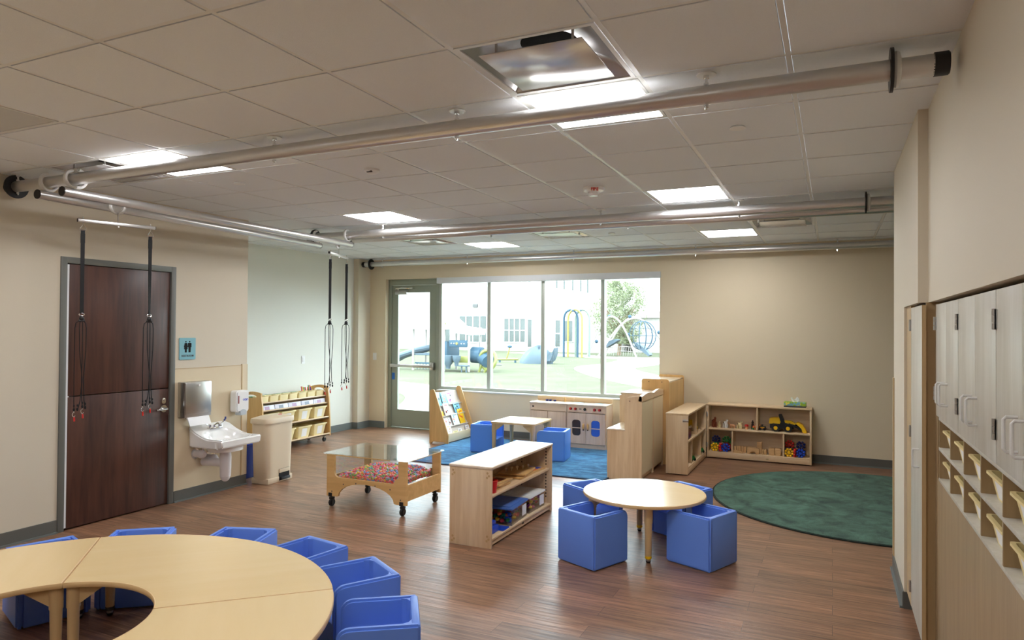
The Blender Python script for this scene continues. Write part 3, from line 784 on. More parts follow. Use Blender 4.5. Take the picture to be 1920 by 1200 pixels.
for y, z in ((-.14, .42), (.0, .36)):
    b = B(); b.m(pc); b.sph((.09, y, z), .04, (1.3, 1, 1)); b.cyl((0, y, z), (.08, y, z), .034, 14); b.m('chrome'); b.cyl((.002, y, z), (.01, y, z), .05, 20)
    b.tube([(.10, y, z), (.11, y, z+.06), (.1, y+.03, .5)], .007, 6); obj('supply_valve', b, None, t)

# step-on bin
t = thing('step_bin', 'tall beige step-on waste bin beside the sink', 'waste bin', (-5.52, 5.40, 0), R(3))
def binsec(u, v):
    w_, d_ = .185+.02*v, .105+.012*v
    a = u*2*PI; c, s_ = math.cos(a), math.sin(a)
    k = (abs(c)**7+abs(s_)**7)**(-1/7)
    return Vector((.115+c*k*d_, .19+s_*k*w_, .01+.63*v))
b = B(); b.m('beige_bin'); b.grid(binsec, 48, 3, True)
b.box(.004, .227, .004, .378, 0, .06, bev=.008)
obj('bin_body', b, None, t)
b = B(); b.m('beige_bin')
def lid(u, v):
    a = u*2*PI; c, s_ = math.cos(a), math.sin(a); k = (abs(c)**7+abs(s_)**7)**(-1/7)
    q = (1.0, 1.0, .97, .6, 0)[min(4, int(v*4+.01))]; z = (.63, .665, .68, .70, .71)[min(4, int(v*4+.01))]
    return Vector((.115+c*k*.128*q, .19+s_*k*.222*q, z))
b.grid(lid, 48, 5, True); obj('lid', b, None, t)
b = B(); b.m('void'); b.box(.20, .2285, .17, .33, .015, .135); b.m('beige_bin'); b.box(.222, .2295, .17, .33, .095, .135, bev=.002)
b.m('black'); b.box(.2, .25, .18, .32, .02, .05, bev=.006); obj('foot_pedal', b, None, t)
b = B(); b.cyl((.16, .25, .703), (.16, .25, .706), .022, 20); obj('lid_badge', b, 'red', t)
# blue bin behind it
t = thing('blue_recycling_bin', 'dark blue bin standing behind the beige step-on bin', 'bin', (-5.86, 5.62, 0))
b = B(); b.prism(rrect(-.14, .14, -.12, .12, .03), .0, .36, 'z', bev=.01); obj('bin_body', b, 'navy', t)
b = B(); b.prism(rrect(-.15, .15, -.13, .13, .03), .36, .385, 'z', bev=.006); obj('rim', b, 'blue', t)

# outlets / switches
def plate(label, loc, rz):
    t = thing('light_switch', label, 'wall switch', loc, rz)
    b = B(); b.prism(rrect(-.036, .036, -.058, .058, .006), 0, .006, 'x', bev=.0015); obj('cover_plate', b, 'white', t)
    b = B(); b.box(.006, .010, -.016, .016, -.033, .033, bev=.001); obj('rocker', b, 'white', t)
plate('white switch plate on pale wall above the book cart', (WR, 7.89, 1.16), 0)
plate('white switch plate on narrow wall left of exit door', (-6.855, WB, 1.165), R(-90))

# ------------------------------------------------------------------ rolling book / bin cart along the recess wall
t = thing('storage_cart', 'rolling birch storage cart full of cream bins by pale wall', 'storage cart', (-6.96, 6.62, 0))
CL = 1.30
def endpanel(y):
    out = [(.0, .085), (.40, .085), (.395, .30), (.375, .62), (.355, .74)]
    for k in range(0, 7):
        a = k/6; out.append((.355-.035-.25*a+.035*math.cos(R(90*a)) - .0, .785+.022*math.sin(PI*a)+.0))
    out += [(.04, .775), (.025, .74), (.01, .4)]
    hole = [(.28, .735), (.27, .755), (.22, .766), (.16, .766), (.11, .755), (.10, .735), (.12, .725), (.26, .725)]
    b = B(); b.prism(out, y, y+.02, 'y', holes=[hole]); return b
obj('end_panel', endpanel(0), 'birch', t, smooth=False); obj('end_panel', endpanel(CL-.02), 'birch', t, smooth=False)
shelf_def = [(.095, .40, .02), (.335, .385, .02), (.535, .355, .16), (.635, .32, .02)]
for z, xf, xb in shelf_def:
    b = B(); b.m('maple_h'); b.box(xb, xf, .02, CL-.02, z, z+.016, bev=.003); b.box(xf-.012, xf, .02, CL-.02, z, z+.03, bev=.003); obj('shelf', b, None, t)
b = B(); b.box(.0, .018, .02, CL-.02, .10, .72); obj('back_panel', b, 'birch', t)
for x, y in ((.06, .07), (.34, .07), (.06, CL-.07), (.34, CL-.07)):
    b = B(); b.m('black'); b.cyl((x-.013, y, .034), (x+.013, y, .034), .034, 20, bev=.006); b.m('steel'); b.box(x-.018, x+.018, y-.015, y+.015, .055, .088, bev=.004); obj('caster', b, None, t)
# bins for the cart, built once and copied
def tub(name, label, cat, mat, L_, D_, H_, grp, lab_w=0, taper=.82):
    t = thing(name, label, cat, (0, 0, -50), 0, grp)
    b = B(); b.m(mat)
    o0 = rrect(-L_/2, L_/2, -D_/2, D_/2, .012, 3); n = len(o0)
    tb = bmesh.new()
    def ring(sc, z, off=0): return [tb.verts.new(((p[0])*(sc+off/L_), p[1]*(sc+off/D_), z)) for p in o0]
    rs = [ring(taper, 0), ring(.98, H_*.9), ring(1.06, H_*.9), ring(1.06, H_), ring(.97, H_), ring(taper-.04, .006)]
    for A, C in zip(rs, rs[1:]):
        for k in range(n): tb.faces.new((A[k], A[(k+1) % n], C[(k+1) % n], C[k]))
    tb.faces.new(rs[0]); tb.faces.new(rs[-1])
    bmesh.ops.recalc_face_normals(tb, faces=tb.faces)
    b._take(tb); obj('bin_body', b, None, t)
    if lab_w:
        b = B(); s = taper
        q = [(D_/2*(s+(.98-s)*(z/(H_*.9)))+.001) for z in (H_*.12, H_*.8)]
        tb = bmesh.new(); vs = [tb.verts.new(p) for p in ((-lab_w, -q[0], H_*.12), (lab_w, -q[0], H_*.12), (lab_w, -q[1], H_*.8), (-lab_w, -q[1], H_*.8))]
        vs += [tb.verts.new((v.co.x, v.co.y-.001, v.co.z)) for v in vs]
        for f in ((3, 2, 1, 0), (4, 5, 6, 7), (0, 1, 5, 4), (1, 2, 6, 5), (2, 3, 7, 6), (3, 0, 4, 7)): tb.faces.new([vs[i] for i in f])
        b._take(tb); obj('paper_label', b, 'paper', t)
    return t
# top row: seven cream cups with green lids of markers behind them
cx0, cy0 = -6.96, 6.62
cup = tub('storage_bin', 'x', 'storage bin', 'cream_bin', .16, .13, .085, 'small cream bins on the cart top shelf', 0, .9)
ords = ['first', 'second', 'third', 'fourth', 'fifth', 'sixth', 'seventh']
for k in range(7):
    lab = ords[k]+' small cream bin from the left on the cart top shelf'
    p = (cx0+.235, cy0+.115+k*.178, .651)
    if k == 0: cup.location = p; cup.rotation_euler = (0, 0, R(90)); cup['label'] = lab
    else: dup(cup, p, R(90), lab)
pad = tag(obj('marker_pad', (lambda b: b.box(-.05, .05, -.065, .065, 0, .012, bev=.004))(B()), 'green'), 'x', 'paint pad', 'green pads along the cart top'); pads = pad
for k in range(6):
    p = (cx0+.095, cy0+.13+k*.155, .715); lab = ords[k]+' dark green pad from left on the cart top'
    o = pad if k == 0 else dup(pad)
    o.location = p; o['label'] = lab
b = B(); b.box(cx0+.02, cx0+.165, cy0+.04, cy0+CL-.04, .651, .715, bev=.004); tag(obj('marker_box', b, 'cream_bin'), 'long cream tray holding green pads at back of cart top', 'tray')
for k in range(9):
    y = cy0+CL-.32+k*.026; c = ('red', 'yellow', 'green', 'red', 'orange', 'green', 'red', 'blue', 'yellow')[k]
    b = B(); b.tube([(cx0+.15, y, .712), (cx0+.15+rng.uniform(-.02, .02), y+rng.uniform(-.02, .02), .79+rng.uniform(-.01, .02))], .007, 8)
    tag(obj('paint_brush', b, c), c+' handled brush standing in tray at right end of cart top', 'brush', 'brushes standing on the cart top')
# paper boxes on the display tier
for k in range(5):
    b = B(); b.m(plain('white_box_card', srgb(226, 224, 236), .6, var=.06, vscale=20)); b.box(-.055, .0, -.118, .118, 0, .07, bev=.003, mtx=Matrix.Rotation(R(-12), 4, 'Y'))
    t2 = tag(obj('game_box', b), ords[k]+' white card box from the left on cart second tier', 'box', 'white card boxes on the cart second tier')
    t2.location = (cx0+.335, cy0+.145+k*.248, .552)
    b = B(); b.m((plain('print_lilac', srgb(190, 160, 190), .6), plain('print_grey', srgb(150, 160, 176), .6))[k % 2]); b.box(0, .0008, -.05, .03, .01, .055, mtx=Matrix.Rotation(R(-12), 4, 'Y')); obj('printed_picture', b, None, t2)
big = tub('storage_bin', 'x', 'storage bin', 'cream_bin', .255, .31, .165, 'large cream bins on the cart lower shelves', .05, .8)
first = True
for r_, z in enumerate((.352, .112)):
    for k in range(4):
        y = cy0+.17+k*.315
        lab = '%s large cream bin from left on the cart %s shelf' % (ords[k], ('lower middle', 'bottom')[r_])
        p = (cx0+.215, y, z)
        if first: big.location = p; big.rotation_euler = (0, 0, R(90)); big['label'] = lab; first = False
        else: dup(big, p, R(90), lab)

# ------------------------------------------------------------------ sensory table
t = thing('sensory_table', 'birch sensory table on casters with clear tub and lid', 'sensory table', (-4.215, 5.04, 0))
W_, D_ = .87, .58
def arch_panel(y):
    # outline in x,z with arched bottom and a U shaped opening
    out = [(0, .095), (.11, .095)]
    for k in range(13):
        a = R(180-15*k); out.append((W_/2+(W_/2-.13)*math.cos(a), .10+.135*math.sin(a)))
    out += [(W_-.11, .095), (W_, .095), (W_, .475), (W_-.085, .475)]
    out += [(W_-.085, .32)]
    for k in range(1, 5): a = R(22.5*k); out.append((W_-.085-.05*(math.sin(a)), .32-.05+.05*math.cos(a)-.0))
    out += [(.135, .27)]
    for k in range(1, 5): a = R(22.5*k); out.append((.135-.05*math.sin(a), .27+.05*(1-math.cos(a))))
    out += [(.085, .475), (0, .475)]
    b = B(); b.prism(out, y, y+.022, 'y'); return b
def fix_panel(y, nm='side_panel'):
    obj(nm, arch_panel(y), 'birch_h', t, smooth=False)
fix_panel(0); fix_panel(D_-.022)
for x in (0, W_-.022):
    out = [(.022, .13), (D_-.022, .13), (D_-.022, .272), (.022, .272)]
    b = B(); b.prism(out, x, x+.022, 'x'); obj('end_rail', b, 'birch_h', t, smooth=False)
b = B()
tw0, tw1, td0, td1 = .075, W_-.075, .03, D_-.03
b.m('acrylic')
for bx in ((tw0, tw0+.004, td0, td1), (tw1-.004, tw1, td0, td1), (tw0, tw1, td0, td0+.004), (tw0, tw1, td1-.004, td1)):
    b.box(bx[0], bx[1], bx[2], bx[3], .25, .478)
b.box(tw0, tw1, td0, td1, .246, .25); obj('clear_tub', b, None, t)
b = B(); b.m('acrylic'); b.prism(rrect(-.025, W_+.025, -.03, D_+.03, .02), .482, .490, 'z'); obj('clear_lid', b, None, t)
b = B(); b.m('birch_h'); b.box(.12, W_-.16, -.024, -.012, .474, .482); b.box(W_+.008, W_+.018, .02, D_-.02, .474, .482); obj('lid_strip', b, None, t)
for x, y in ((.045, .02), (W_-.05, .02), (.045, D_-.02), (W_-.05, D_-.02)):
    b = B(); b.m('black'); b.cyl((x-.017, y, .035), (x+.017, y, .035), .035, 22, bev=.008); b.box(x-.02, x+.02, y-.02, y+.02, .062, .085, bev=.006); b.cyl((x, y, .08), (x, y, .125), .014, 10); b.box(x-.018, x+.018, y-.028, y-.018, .09, .125); obj('caster', b, None, t)
b = B(); b.m('dgrey')
for x, z in ((.19, .215), (.33, .235), (.54, .235), (.70, .22), (.06, .14), (W_-.06, .14)): b.cyl((x, -.0015, z), (x, .001, z), .006, 10)
obj('screw', b, None, t)
# beads: coloured links lying in the tub
bead_cols = {'red': srgb(236, 84, 84), 'orange': srgb(250, 140, 84), 'yellow': srgb(244, 220, 70), 'blue': srgb(130, 164, 214), 'green': srgb(128, 180, 104), 'pink': srgb(246, 130, 150)}
bm_cols = {k: plain(k+'_bead_plastic', v, .35) for k, v in bead_cols.items()}
def bead_b(b, mtx):
    tb = bmesh.new(); bmesh.ops.create_icosphere(tb, subdivisions=1, radius=.0122)
    for v in tb.verts: v.co.x *= 1.5
    b._take(tb, mtx)
brng = random.Random(3)
def bead_z(x, y):
    u = (x-tw0)/(tw1-tw0); v = (y-td0)/(td1-td0)
    return .256+.042*min(1, max(0, u)*4.5)**.8*min(1, (1-min(1, u))*8)**.6+.010*noise.noise(Vector((x*9, y*9, 0)))+.018*v
protos = {}
for k, mt in bm_cols.items():
    b = B(); b.m(mt); bead_b(b, Matrix()); protos[k] = obj('link_bead', b)
    tag(protos[k], k+' plastic link bead in the heap inside clear tub', 'bead', 'loose coloured beads in the sensory table')
cols = list(bm_cols); cw = ['red', 'red', 'orange', 'orange', 'pink', 'pink', 'yellow', 'blue', 'blue', 'green', 'green', 'red']
used = set(); T0 = Vector((-4.215, 5.04, 0))
nI = 0
for i in range(20):
    for j in range(15):
        x = tw0+.03+(tw1-tw0-.06)*(i+.5+brng.uniform(-.35, .35))/20; y = td0+.025+(td1-td0-.05)*(j+.5+brng.uniform(-.35, .35))/15
        k = brng.choice(cw); p = T0+Vector((x, y, bead_z(x, y)+.016)); rot = (brng.uniform(-.5, .5), brng.uniform(-.5, .5), brng.uniform(0, 6.3))
        o = protos[k] if k not in used else protos[k].copy()
        if k in used: COL.objects.link(o)
        used.add(k); o.location = p; o.rotation_euler = rot; nI += 1
for k in cols:
    if k not in used: bpy.data.objects.remove(protos[k])
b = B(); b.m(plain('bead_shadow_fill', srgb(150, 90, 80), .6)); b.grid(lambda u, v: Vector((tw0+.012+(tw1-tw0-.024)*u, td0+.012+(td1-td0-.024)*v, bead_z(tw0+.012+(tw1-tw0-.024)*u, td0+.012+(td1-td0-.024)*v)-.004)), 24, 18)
for n_ in range(900):
    x = brng.uniform(tw0+.02, tw1-.02); y = brng.uniform(td0+.018, td1-.018)
    b.m(bm_cols[brng.choice(cw)]); bead_b(b, Matrix.Translation((x, y, bead_z(x, y)+.005)) @ Euler((brng.uniform(-.6, .6), brng.uniform(-.6, .6), brng.uniform(0, 6.3))).to_matrix().to_4x4())
for n_ in range(420):
    if n_ % 2: x = brng.uniform(tw0+.02, tw1-.02); y = td0+.016
    else: x = tw1-.016; y = brng.uniform(td0+.018, td1-.018)
    b.m(bm_cols[brng.choice(cw)]); zt_ = bead_z(min(x, tw1-.06), y+.01); bead_b(b, Matrix.Translation((x, y, brng.uniform(.262, max(.265, zt_)))) @ Euler((brng.uniform(-.6, .6), brng.uniform(-.6, .6), brng.uniform(0, 6.3))).to_matrix().to_4x4())
o = tag(obj('link_beads', b), 'deep heap of small multicoloured beads filling the clear tub', 'beads', kind='stuff'); o.location = T0

# ------------------------------------------------------------------ low open shelf in the middle
def open_unit(name, label, cat, loc, rz, L_, D_, H_, shelves, mats=('maple', 'maple_h', 'maple_top'), plinth=.07, holes=True, backmat='maple', top_over=.006):
    """length along y, open side faces +x"""
    t = thing(name, label, cat, loc, rz)
    b = B(); b.m(mats[2]); b.box(-top_over, D_+top_over, -top_over, L_+top_over, H_-.022, H_, bev=.008, seg=3); obj('top', b, None, t)
    for y in (0, L_-.02):
        b = B(); b.box(0, D_, y, y+.02, .0, H_-.022, bev=.002)
        obj('side_panel', b, mats[0], t)
    b = B(); b.box(0, .01, .02, L_-.02, .03, H_-.022); obj('back_panel', b, backmat, t)
    b = B(); b.box(.01, D_-.005, .02, L_-.02, plinth-.016+.0, plinth, bev=.002); b.box(D_-.03, D_-.014, .02, L_-.02, .018, plinth-.014); obj('bottom_shelf', b, mats[1], t)
    for z in shelves:
        b = B(); b.box(.01, D_-.02, .02, L_-.02, z-.02, z, bev=.003); obj('shelf', b, mats[1], t)
    return t
sx, sy = -2.655, 4.59
t = open_unit('low_shelf_unit', 'low maple shelf unit in the middle of floor, puzzles inside', 'shelf unit', (sx, sy, 0), 0, 1.225, .358, .607, (.385,))
b = B(); b.m('dkbrown')
for z in [.12+.028*k for k in range(9)]+[.41+.028*k for k in range(6)]:
    b.box(.30, .31, 1.225-.0225, 1.2052, z, z+.014); b.box(.06, .07, 1.2045, 1.2052, z, z+.014)
obj('shelf_pin_strip', b, None, t)
M['brass'] = plain('pale_brass', srgb(196, 160, 112), .4)
for x, z in ((.03, .56), (.325, .56), (.03, .06), (.325, .09)):
    for dx, dz in ((0, 0), (.012, -.02), (-.004, -.034)):
        b = B(); b.m('brass'); b.cyl((x+dx, -.0015, z+dz), (x+dx, .001, z+dz), .009, 12); obj('screw_cap', b, None, t)
b = B(); b.box(.3445, .3455, .60, .625, .032, .05, bev=.0004); obj('maker_mark', b, 'dkbrown', t)
def onshelf(name, label, cat, b, z, mat=None, grp=None):
    o = tag(obj(name, b, mat), label, cat, grp); o.location = (sx, sy, z); return o
# wooden puzzles on the middle shelf
pz = 0
for k, (y, x, mt, lab, rz) in enumerate(((.33, .17, 'birch', 'bottom wooden puzzle board of the left pile on middle shelf', 2), (.31, .17, 'redbrown', 'second red-brown puzzle board of the left pile on middle shelf', -3),
        (.36, .18, 'birch_h', 'third wooden puzzle board of the left pile on middle shelf', 5), (.30, .18, 'dkbrown', 'top dark puzzle board of the left pile on middle shelf', -2))):
    t2 = thing('puzzle_board', lab, 'puzzle', (sx+x+.01, sy+y, .3855+k*.013), R(rz), 'wooden puzzles on the middle shelf')
    b = B(); b.box(-.115, .115, -.15, .15, 0, .012, bev=.002); obj('board', b, 'birch' if k < 3 else 'birch_h', t2)
    b = B()
    for q in range(6):
        b.m(('red', 'orange', 'redbrown', 'dkbrown', 'yellow', 'redbrown')[(q+k) % 6]); b.box(-.1+.1*(q % 2)+.0, -.1+.1*(q % 2)+.09, -.13+.085*(q//2), -.13+.085*(q//2)+.075, .012, .0125+.0003*k)
    obj('puzzle_picture', b, None, t2)
for k, (y, lab) in enumerate(((.80, 'lower wooden puzzle with small knobs on middle shelf'), (.83, 'upper tilted wooden peg board with knobs on middle shelf'))):
    t2 = thing('peg_puzzle', lab, 'puzzle', (sx+.19, sy+y, .3855+k*.022), R(8*k), 'peg puzzles on the middle shelf')
    b = B(); b.box(-.12, .12, -.16, .16, 0, .016, bev=.002); ob = obj('board', b, 'birch', t2)
    if k:
        for q in range(5):
            b = B(); kx, ky = -.07+.035*q, -.10+.05*q; b.cyl((kx, ky, .016), (kx, ky, .035), .005, 8); b.sph((kx, ky, .042), .011, u=10, v=7); obj('knob', b, 'maple', t2)
t2 = thing('puzzle_board', 'orange and blue picture puzzle at right end of middle shelf', 'puzzle', (sx+.2, sy+1.04, .3855), R(-4))
b = B(); b.box(-.11, .11, -.13, .13, 0, .012, bev=.002); obj('board', b, 'birch', t2)
b = B(); b.m('orange'); b.box(-.02, .09, -.11, .02, .012, .0125); b.m('blue'); b.box(-.03, .08, .03, .11, .012, .0125); obj('puzzle_picture', b, None, t2)
b = B(); b.m('red'); b.lathe([(0, 0), (.04, 0), (.052, .09), (.056, .092), (.05, .095), (.038, .006), (0, .006)], 20, c=(.285, .14, 0)); onshelf('red_cup', 'red plastic cup at left end of middle shelf', 'cup', b, .3855)
b = B(); b.m('black'); b.cyl((.25, .04, 0), (.25, .04, .13), .012, 12); onshelf('black_bottle', 'thin black bottle behind the red cup on middle shelf', 'bottle', b, .3855)
def clear_bin(label, x, y, L_, D_, H_, lidm, z, contents, rz=0):
    t2 = thing('clear_bin', label, 'storage bin', (sx+x, sy+y, z), R(rz), 'lidded clear bins on the bottom shelf')
    b = B(); b.m('clear'); c = D_/2
    for bx in ((-c, -c+.003, -L_/2, L_/2), (c-.003, c, -L_/2, L_/2), (-c, c, -L_/2, -L_/2+.003), (-c, c, L_/2-.003, L_/2)): b.box(*bx, 0, H_)
    b.box(-c, c, -L_/2, L_/2, 0, .003); obj('bin_body', b, None, t2)
    b = B(); b.m(lidm); b.prism(rrect(-c-.012, c+.012, -L_/2-.012, L_/2+.012, .02), H_, H_+.014, 'z', bev=.004); b.prism(rrect(-c+.02, c-.02, -L_/2+.02, L_/2-.02, .02), H_+.013, H_+.02, 'z', bev=.003); obj('lid', b, None, t2)
    b = B(); b.m('paper'); b.box(c, c+.0012, L_/2-.115, L_/2-.02, .02, H_-.02); obj('paper_label', b, None, t2)
    r2 = random.Random(int(L_*1000))
    b = B()
    for k in range(70):
        b.m(r2.choice(contents)); px, py = r2.uniform(-c+.03, c-.03), r2.uniform(-L_/2+.03, L_/2-.03)
        b.sph((px, py, .02+r2.uniform(0, H_*.5)), .018, (1, 1.3, .8), 8, 6)
    o = tag(obj('toy_pieces', b), 'jumble of coloured toy pieces inside '+('the blue-lidded clear bin' if lidm == 'lid_blue' else 'the white-lidded clear bin'), 'toy pieces', kind='stuff'); o.location = t2.location; o.rotation_euler = t2.rotation_euler
clear_bin('clear bin with blue lid on bottom shelf of low unit', .205, .56, .36, .255, .125, 'lid_blue', .0705, ['red', 'yellow', 'green', 'blue', 'orange'], 4)
clear_bin('clear bin with white lid on bottom shelf of low unit', .20, .955, .34, .25, .125, 'white', .0705, ['pink', 'purple', 'red', 'dkbrown', 'yellow'])
b = B(); b.box(.13, .31, .07, .23, 0, .055, bev=.008); b.box(.15, .29, .075, .22, .055, .085, bev=.006); onshelf('blue_tray', 'blue plastic caddy at left end of bottom shelf', 'tray', b, .0705, 'blue')
b = B(); b.prism(rrect(.22, .345, .24, .36, .015), 0, .006, 'z'); onshelf('blue_mat', 'flat blue sheet lying in front of blue caddy on bottom shelf', 'mat', b, .0705, 'blue')

# ------------------------------------------------------------------ cube chairs
def make_cube(mat, label, grp):
    t = thing('cube_chair', label, 'cube chair', (0, 0, 0), 0, grp)
    S, H_, T_ = .178, .368, .038
    # walls: back (-y) and both sides at full height; open towards +y where the sides curve down
    b = B(); b.m(mat)
    out = [(-S, .004), (-S, H_), (S-.06, H_)]
    for k in range(1, 6): a = R(18*k); out.append((S-.06+.06*math.sin(a), H_-.05+.05*math.cos(a)))
    out += [(S, .004)]
    for s in (-1, 1):
        xx = (-S, -S+T_) if s < 0 else (S-T_, S)
        b.prism(out, xx[0], xx[1], 'x', bev=.011)
    b.box(-S+.01, S-.01, -S, -S+T_, .004, H_, bev=.011)
    # rounded inner corners, sloping to the seat
    for s in (-1, 1):
        b.prism([(s*(S-T_+.002), -S+T_-.002), (s*(S-T_+.002), -S+T_+.04), (s*(S-T_-.012), -S+T_+.012), (s*(S-T_-.04), -S+T_-.002)], .15, H_-.004, 'z')
    obj('shell', b, None, t)
    b = B(); b.m(mat); b.box(-S+T_-.004, S-T_+.004, -S+T_-.004, S-.002, .155, .18, bev=.008); b.box(-S+T_-.004, S-T_+.004, S-.03, S-.001, .004, .18, bev=.006); obj('seat', b, None, t)
    return t
cA = None
big_cubes = [(-4.07, 2.467, 'periwinkle cube chair at far left edge of the big ring table'), (-3.815, 2.843, 'second periwinkle cube chair from left around big ring table, below the door'),
             (-3.288, 3.115, 'periwinkle cube chair straight behind the middle of the big ring table'), (-2.76, 3.115, 'periwinkle cube chair at back right of the big ring table'),
             (-2.261, 2.94, 'second nearest periwinkle cube chair on right side of big ring table'), (-1.845, 2.57, 'nearest periwinkle cube chair at bottom edge, right of big ring table')]
rots = [71-180, 38-180, 19-180, -10-180, -31-180, -55-180]
for k, (x, y, lab) in enumerate(big_cubes):
    rz = R(rots[k]+0)
    if cA is None: cA = make_cube('cube', lab, 'periwinkle cube chairs around the big ring table'); cA.location = (x, y, 0); cA.rotation_euler = (0, 0, rz)
    else: dup(cA, (x, y, 0), rz, lab)
g2 = 'periwinkle cube chairs around the round table'
# +y of the chair looks at the table
for x, y, a, lab in ((-1.545, 4.70, 66, 'front left periwinkle cube chair at the round table'), (-.84, 5.01, 157, 'front right periwinkle cube chair at the round table'),
                     (-1.78, 5.41, -32, 'back left periwinkle cube chair at the round table, by low shelf'), (-1.106, 5.65, 242, 'back right periwinkle cube chair at the round table, near green rug')):
    dup(cA, (x, y, 0), R(a-90), lab, g2)
cb = make_cube('cube2', 'bright blue cube chair left of the small square table', 'bright blue cube chairs on the blue rug'); cb.location = (-4.17, 8.20, .012); cb.rotation_euler = (0, 0, R(8-90))
dup(cb, (-3.165, 8.06, .012), R(188-90), 'bright blue cube chair right of the small square table, before play stove')

# ------------------------------------------------------------------ tables
def leg_part(t, x, y, h, ang, foot='yellow'):
    """tapered round leg with a triangular gusset pointing to the centre"""
    b = B(); b.m('table_leg'); b.cyl((x, y, .05), (x, y, h*.72), .023, 20, r2=.027); b.cyl((x, y, h*.72), (x, y, h), .030, 20, r2=.031)
    b.prism([(0, h), (.13, h), (.13, h-.018), (.03, h-.09), (0, h-.09)], -.011, .011, 'y', mtx=Matrix.Translation((x, y, 0)) @ Matrix.Rotation(ang, 4, 'Z'))
    lg = obj('leg', b, None, t)
    b = B(); b.m(foot); b.cyl((x, y, .028), (x, y, .05), .024, 16, bev=.004); b.m('steel'); b.cyl((x, y, .014), (x, y, .028), .017, 16); b.m('black'); b.cyl((x, y, 0), (x, y, .014), .013, 14, r2=.02)
    obj('foot', b, None, lg)
t = thing('round_table', 'low round maple-top table ringed by four periwinkle cube chairs', 'table', (-1.30, 5.185, 0))
b = B(); b.m('table'); b.cyl((0, 0, .386), (0, 0, .411), .452, 72, bev=.002); obj('tabletop', b, None, t)
b = B(); b.m('table_edge'); b.lathe([(.450, .386), (.457, .389), (.460, .398), (.457, .4085), (.450, .411)], 72); obj('edge_band', b, None, t)
for a in (-71, 19, 109, 199): leg_part(t, .385*math.cos(R(a)), .385*math.sin(R(a)), .387, R(a+180))
# big ring table in four quarter sections
RC = (-3.01, 1.76)
def quarter(label, a0, a1):
    t = thing('ring_table_section', label, 'table section', (RC[0], RC[1], 0), R(a0), 'quarter sections of the big ring table')
    w_ = R(a1-a0); gi, go = .004/.457, .004/1.215
    n = 40
    out = [(1.215*math.cos(go+(w_-2*go)*k/n), 1.215*math.sin(go+(w_-2*go)*k/n)) for k in range(n+1)]
    # small rounded outer corners
    inn = [(.457*math.cos(w_-gi-(w_-2*gi)*k/n), .457*math.sin(w_-gi-(w_-2*gi)*k/n)) for k in range(n+1)]
    b = B(); b.m('table'); b.prism(out+inn, .386, .411, 'z')
    obj('tabletop', b, None, t, smooth=True)
    b = B(); b.m('table_edge')
    path = [Vector((x, y, .3985)) for x, y in out+inn]
    bb = []
    N_ = len(path)
    for i, p in enumerate(path):
        d = (path[(i+1) % N_]-path[i-1]).normalized(); nn = Vector((d.y, -d.x, 0)); bb.append((p, nn))
    tb = bmesh.new(); rows = []
    for p, nn in bb: rows.append([tb.verts.new(p+nn*q+Vector((0, 0, z))) for q, z in ((.0, -.0128), (.0022, -.010), (.003, 0), (.0022, .010), (0, .0128), (-.004, .0126), (-.004, -.0126))])
    for i in range(N_):
        A, C = rows[i], rows[(i+1) % N_]
        for k in range(7): tb.faces.new((A[k], A[(k+1) % 7], C[(k+1) % 7], C[k]))
    bmesh.ops.recalc_face_normals(tb, faces=tb.faces); b._take(tb)
    obj('edge_band', b, None, t)
    for r_, a in ((1.10, .07), (1.10, w_-.07), (.505, .072), (.505, w_-.072)):
        leg_part(t, r_*math.cos(a), r_*math.sin(a), .386, a+PI if r_ > .8 else (PI/2+a if a < w_/2 else a-PI/2), 'dgrey')
quarter('back quarter of the big ring table, between the two seams', 43.5, 134)
quarter('left quarter of the big ring table, cut by the left edge', 134, 223.5)
quarter('right front quarter of the big ring table, at the bottom edge', -46, 43.5)
quarter('near quarter of the big ring table, below the frame', 223.5, 314)
# small square table on the blue rug
t = thing('square_table', 'small square maple table between two bright blue cube chairs', 'table', (-3.70, 8.27, .012), R(1))
b = B(); b.m('table'); b.prism(rrect(-.305, .305, -.315, .315, .03), .405, .428, 'z'); obj('tabletop', b, None, t)
b = B(); b.m('table_edge'); b.prism(rrect(-.309, .309, -.319, .319, .034), .4065, .4265, 'z'); obj('edge_band', b, None, t)
for x, y in ((-.27, -.28), (.27, -.28), (.27, .28), (-.27, .28)): leg_part(t, x, y, .406, math.atan2(0, -x), 'table_leg')

# ------------------------------------------------------------------ rugs
t = thing('round_rug', 'round dark green rug before the toy shelves', 'rug', (.312, 7.406, 0))
b = B(); b.m('green_rug'); b.cyl((0, 0, .001), (0, 0, .014), 1.42, 96, bev=.004); obj('pile', b, None, t)
b = B(); b.m('green_edge'); b.lathe([(1.415, .001), (1.432, .001), (1.434, .009), (1.42, .012), (1.415, .012)], 96); obj('binding', b, None, t)
t = thing('blue_rug', 'blue rectangular rug under the small square table and play kitchen', 'rug', (0, 0, 0))
b = B(); b.m('blue_rug'); b.box(-4.93, -2.25, 7.18, 9.2, .001, .012, bev=.003); obj('pile', b, None, t)
b = B(); b.m('blue_edge'); b.prism([(-4.95, 7.16), (-2.23, 7.16), (-2.23, 9.22), (-4.95, 9.22)], .001, .010, 'z', holes=[[(-4.925, 7.185), (-4.925, 9.195), (-2.255, 9.195), (-2.255, 7.185)]]); obj('binding', b, None, t)

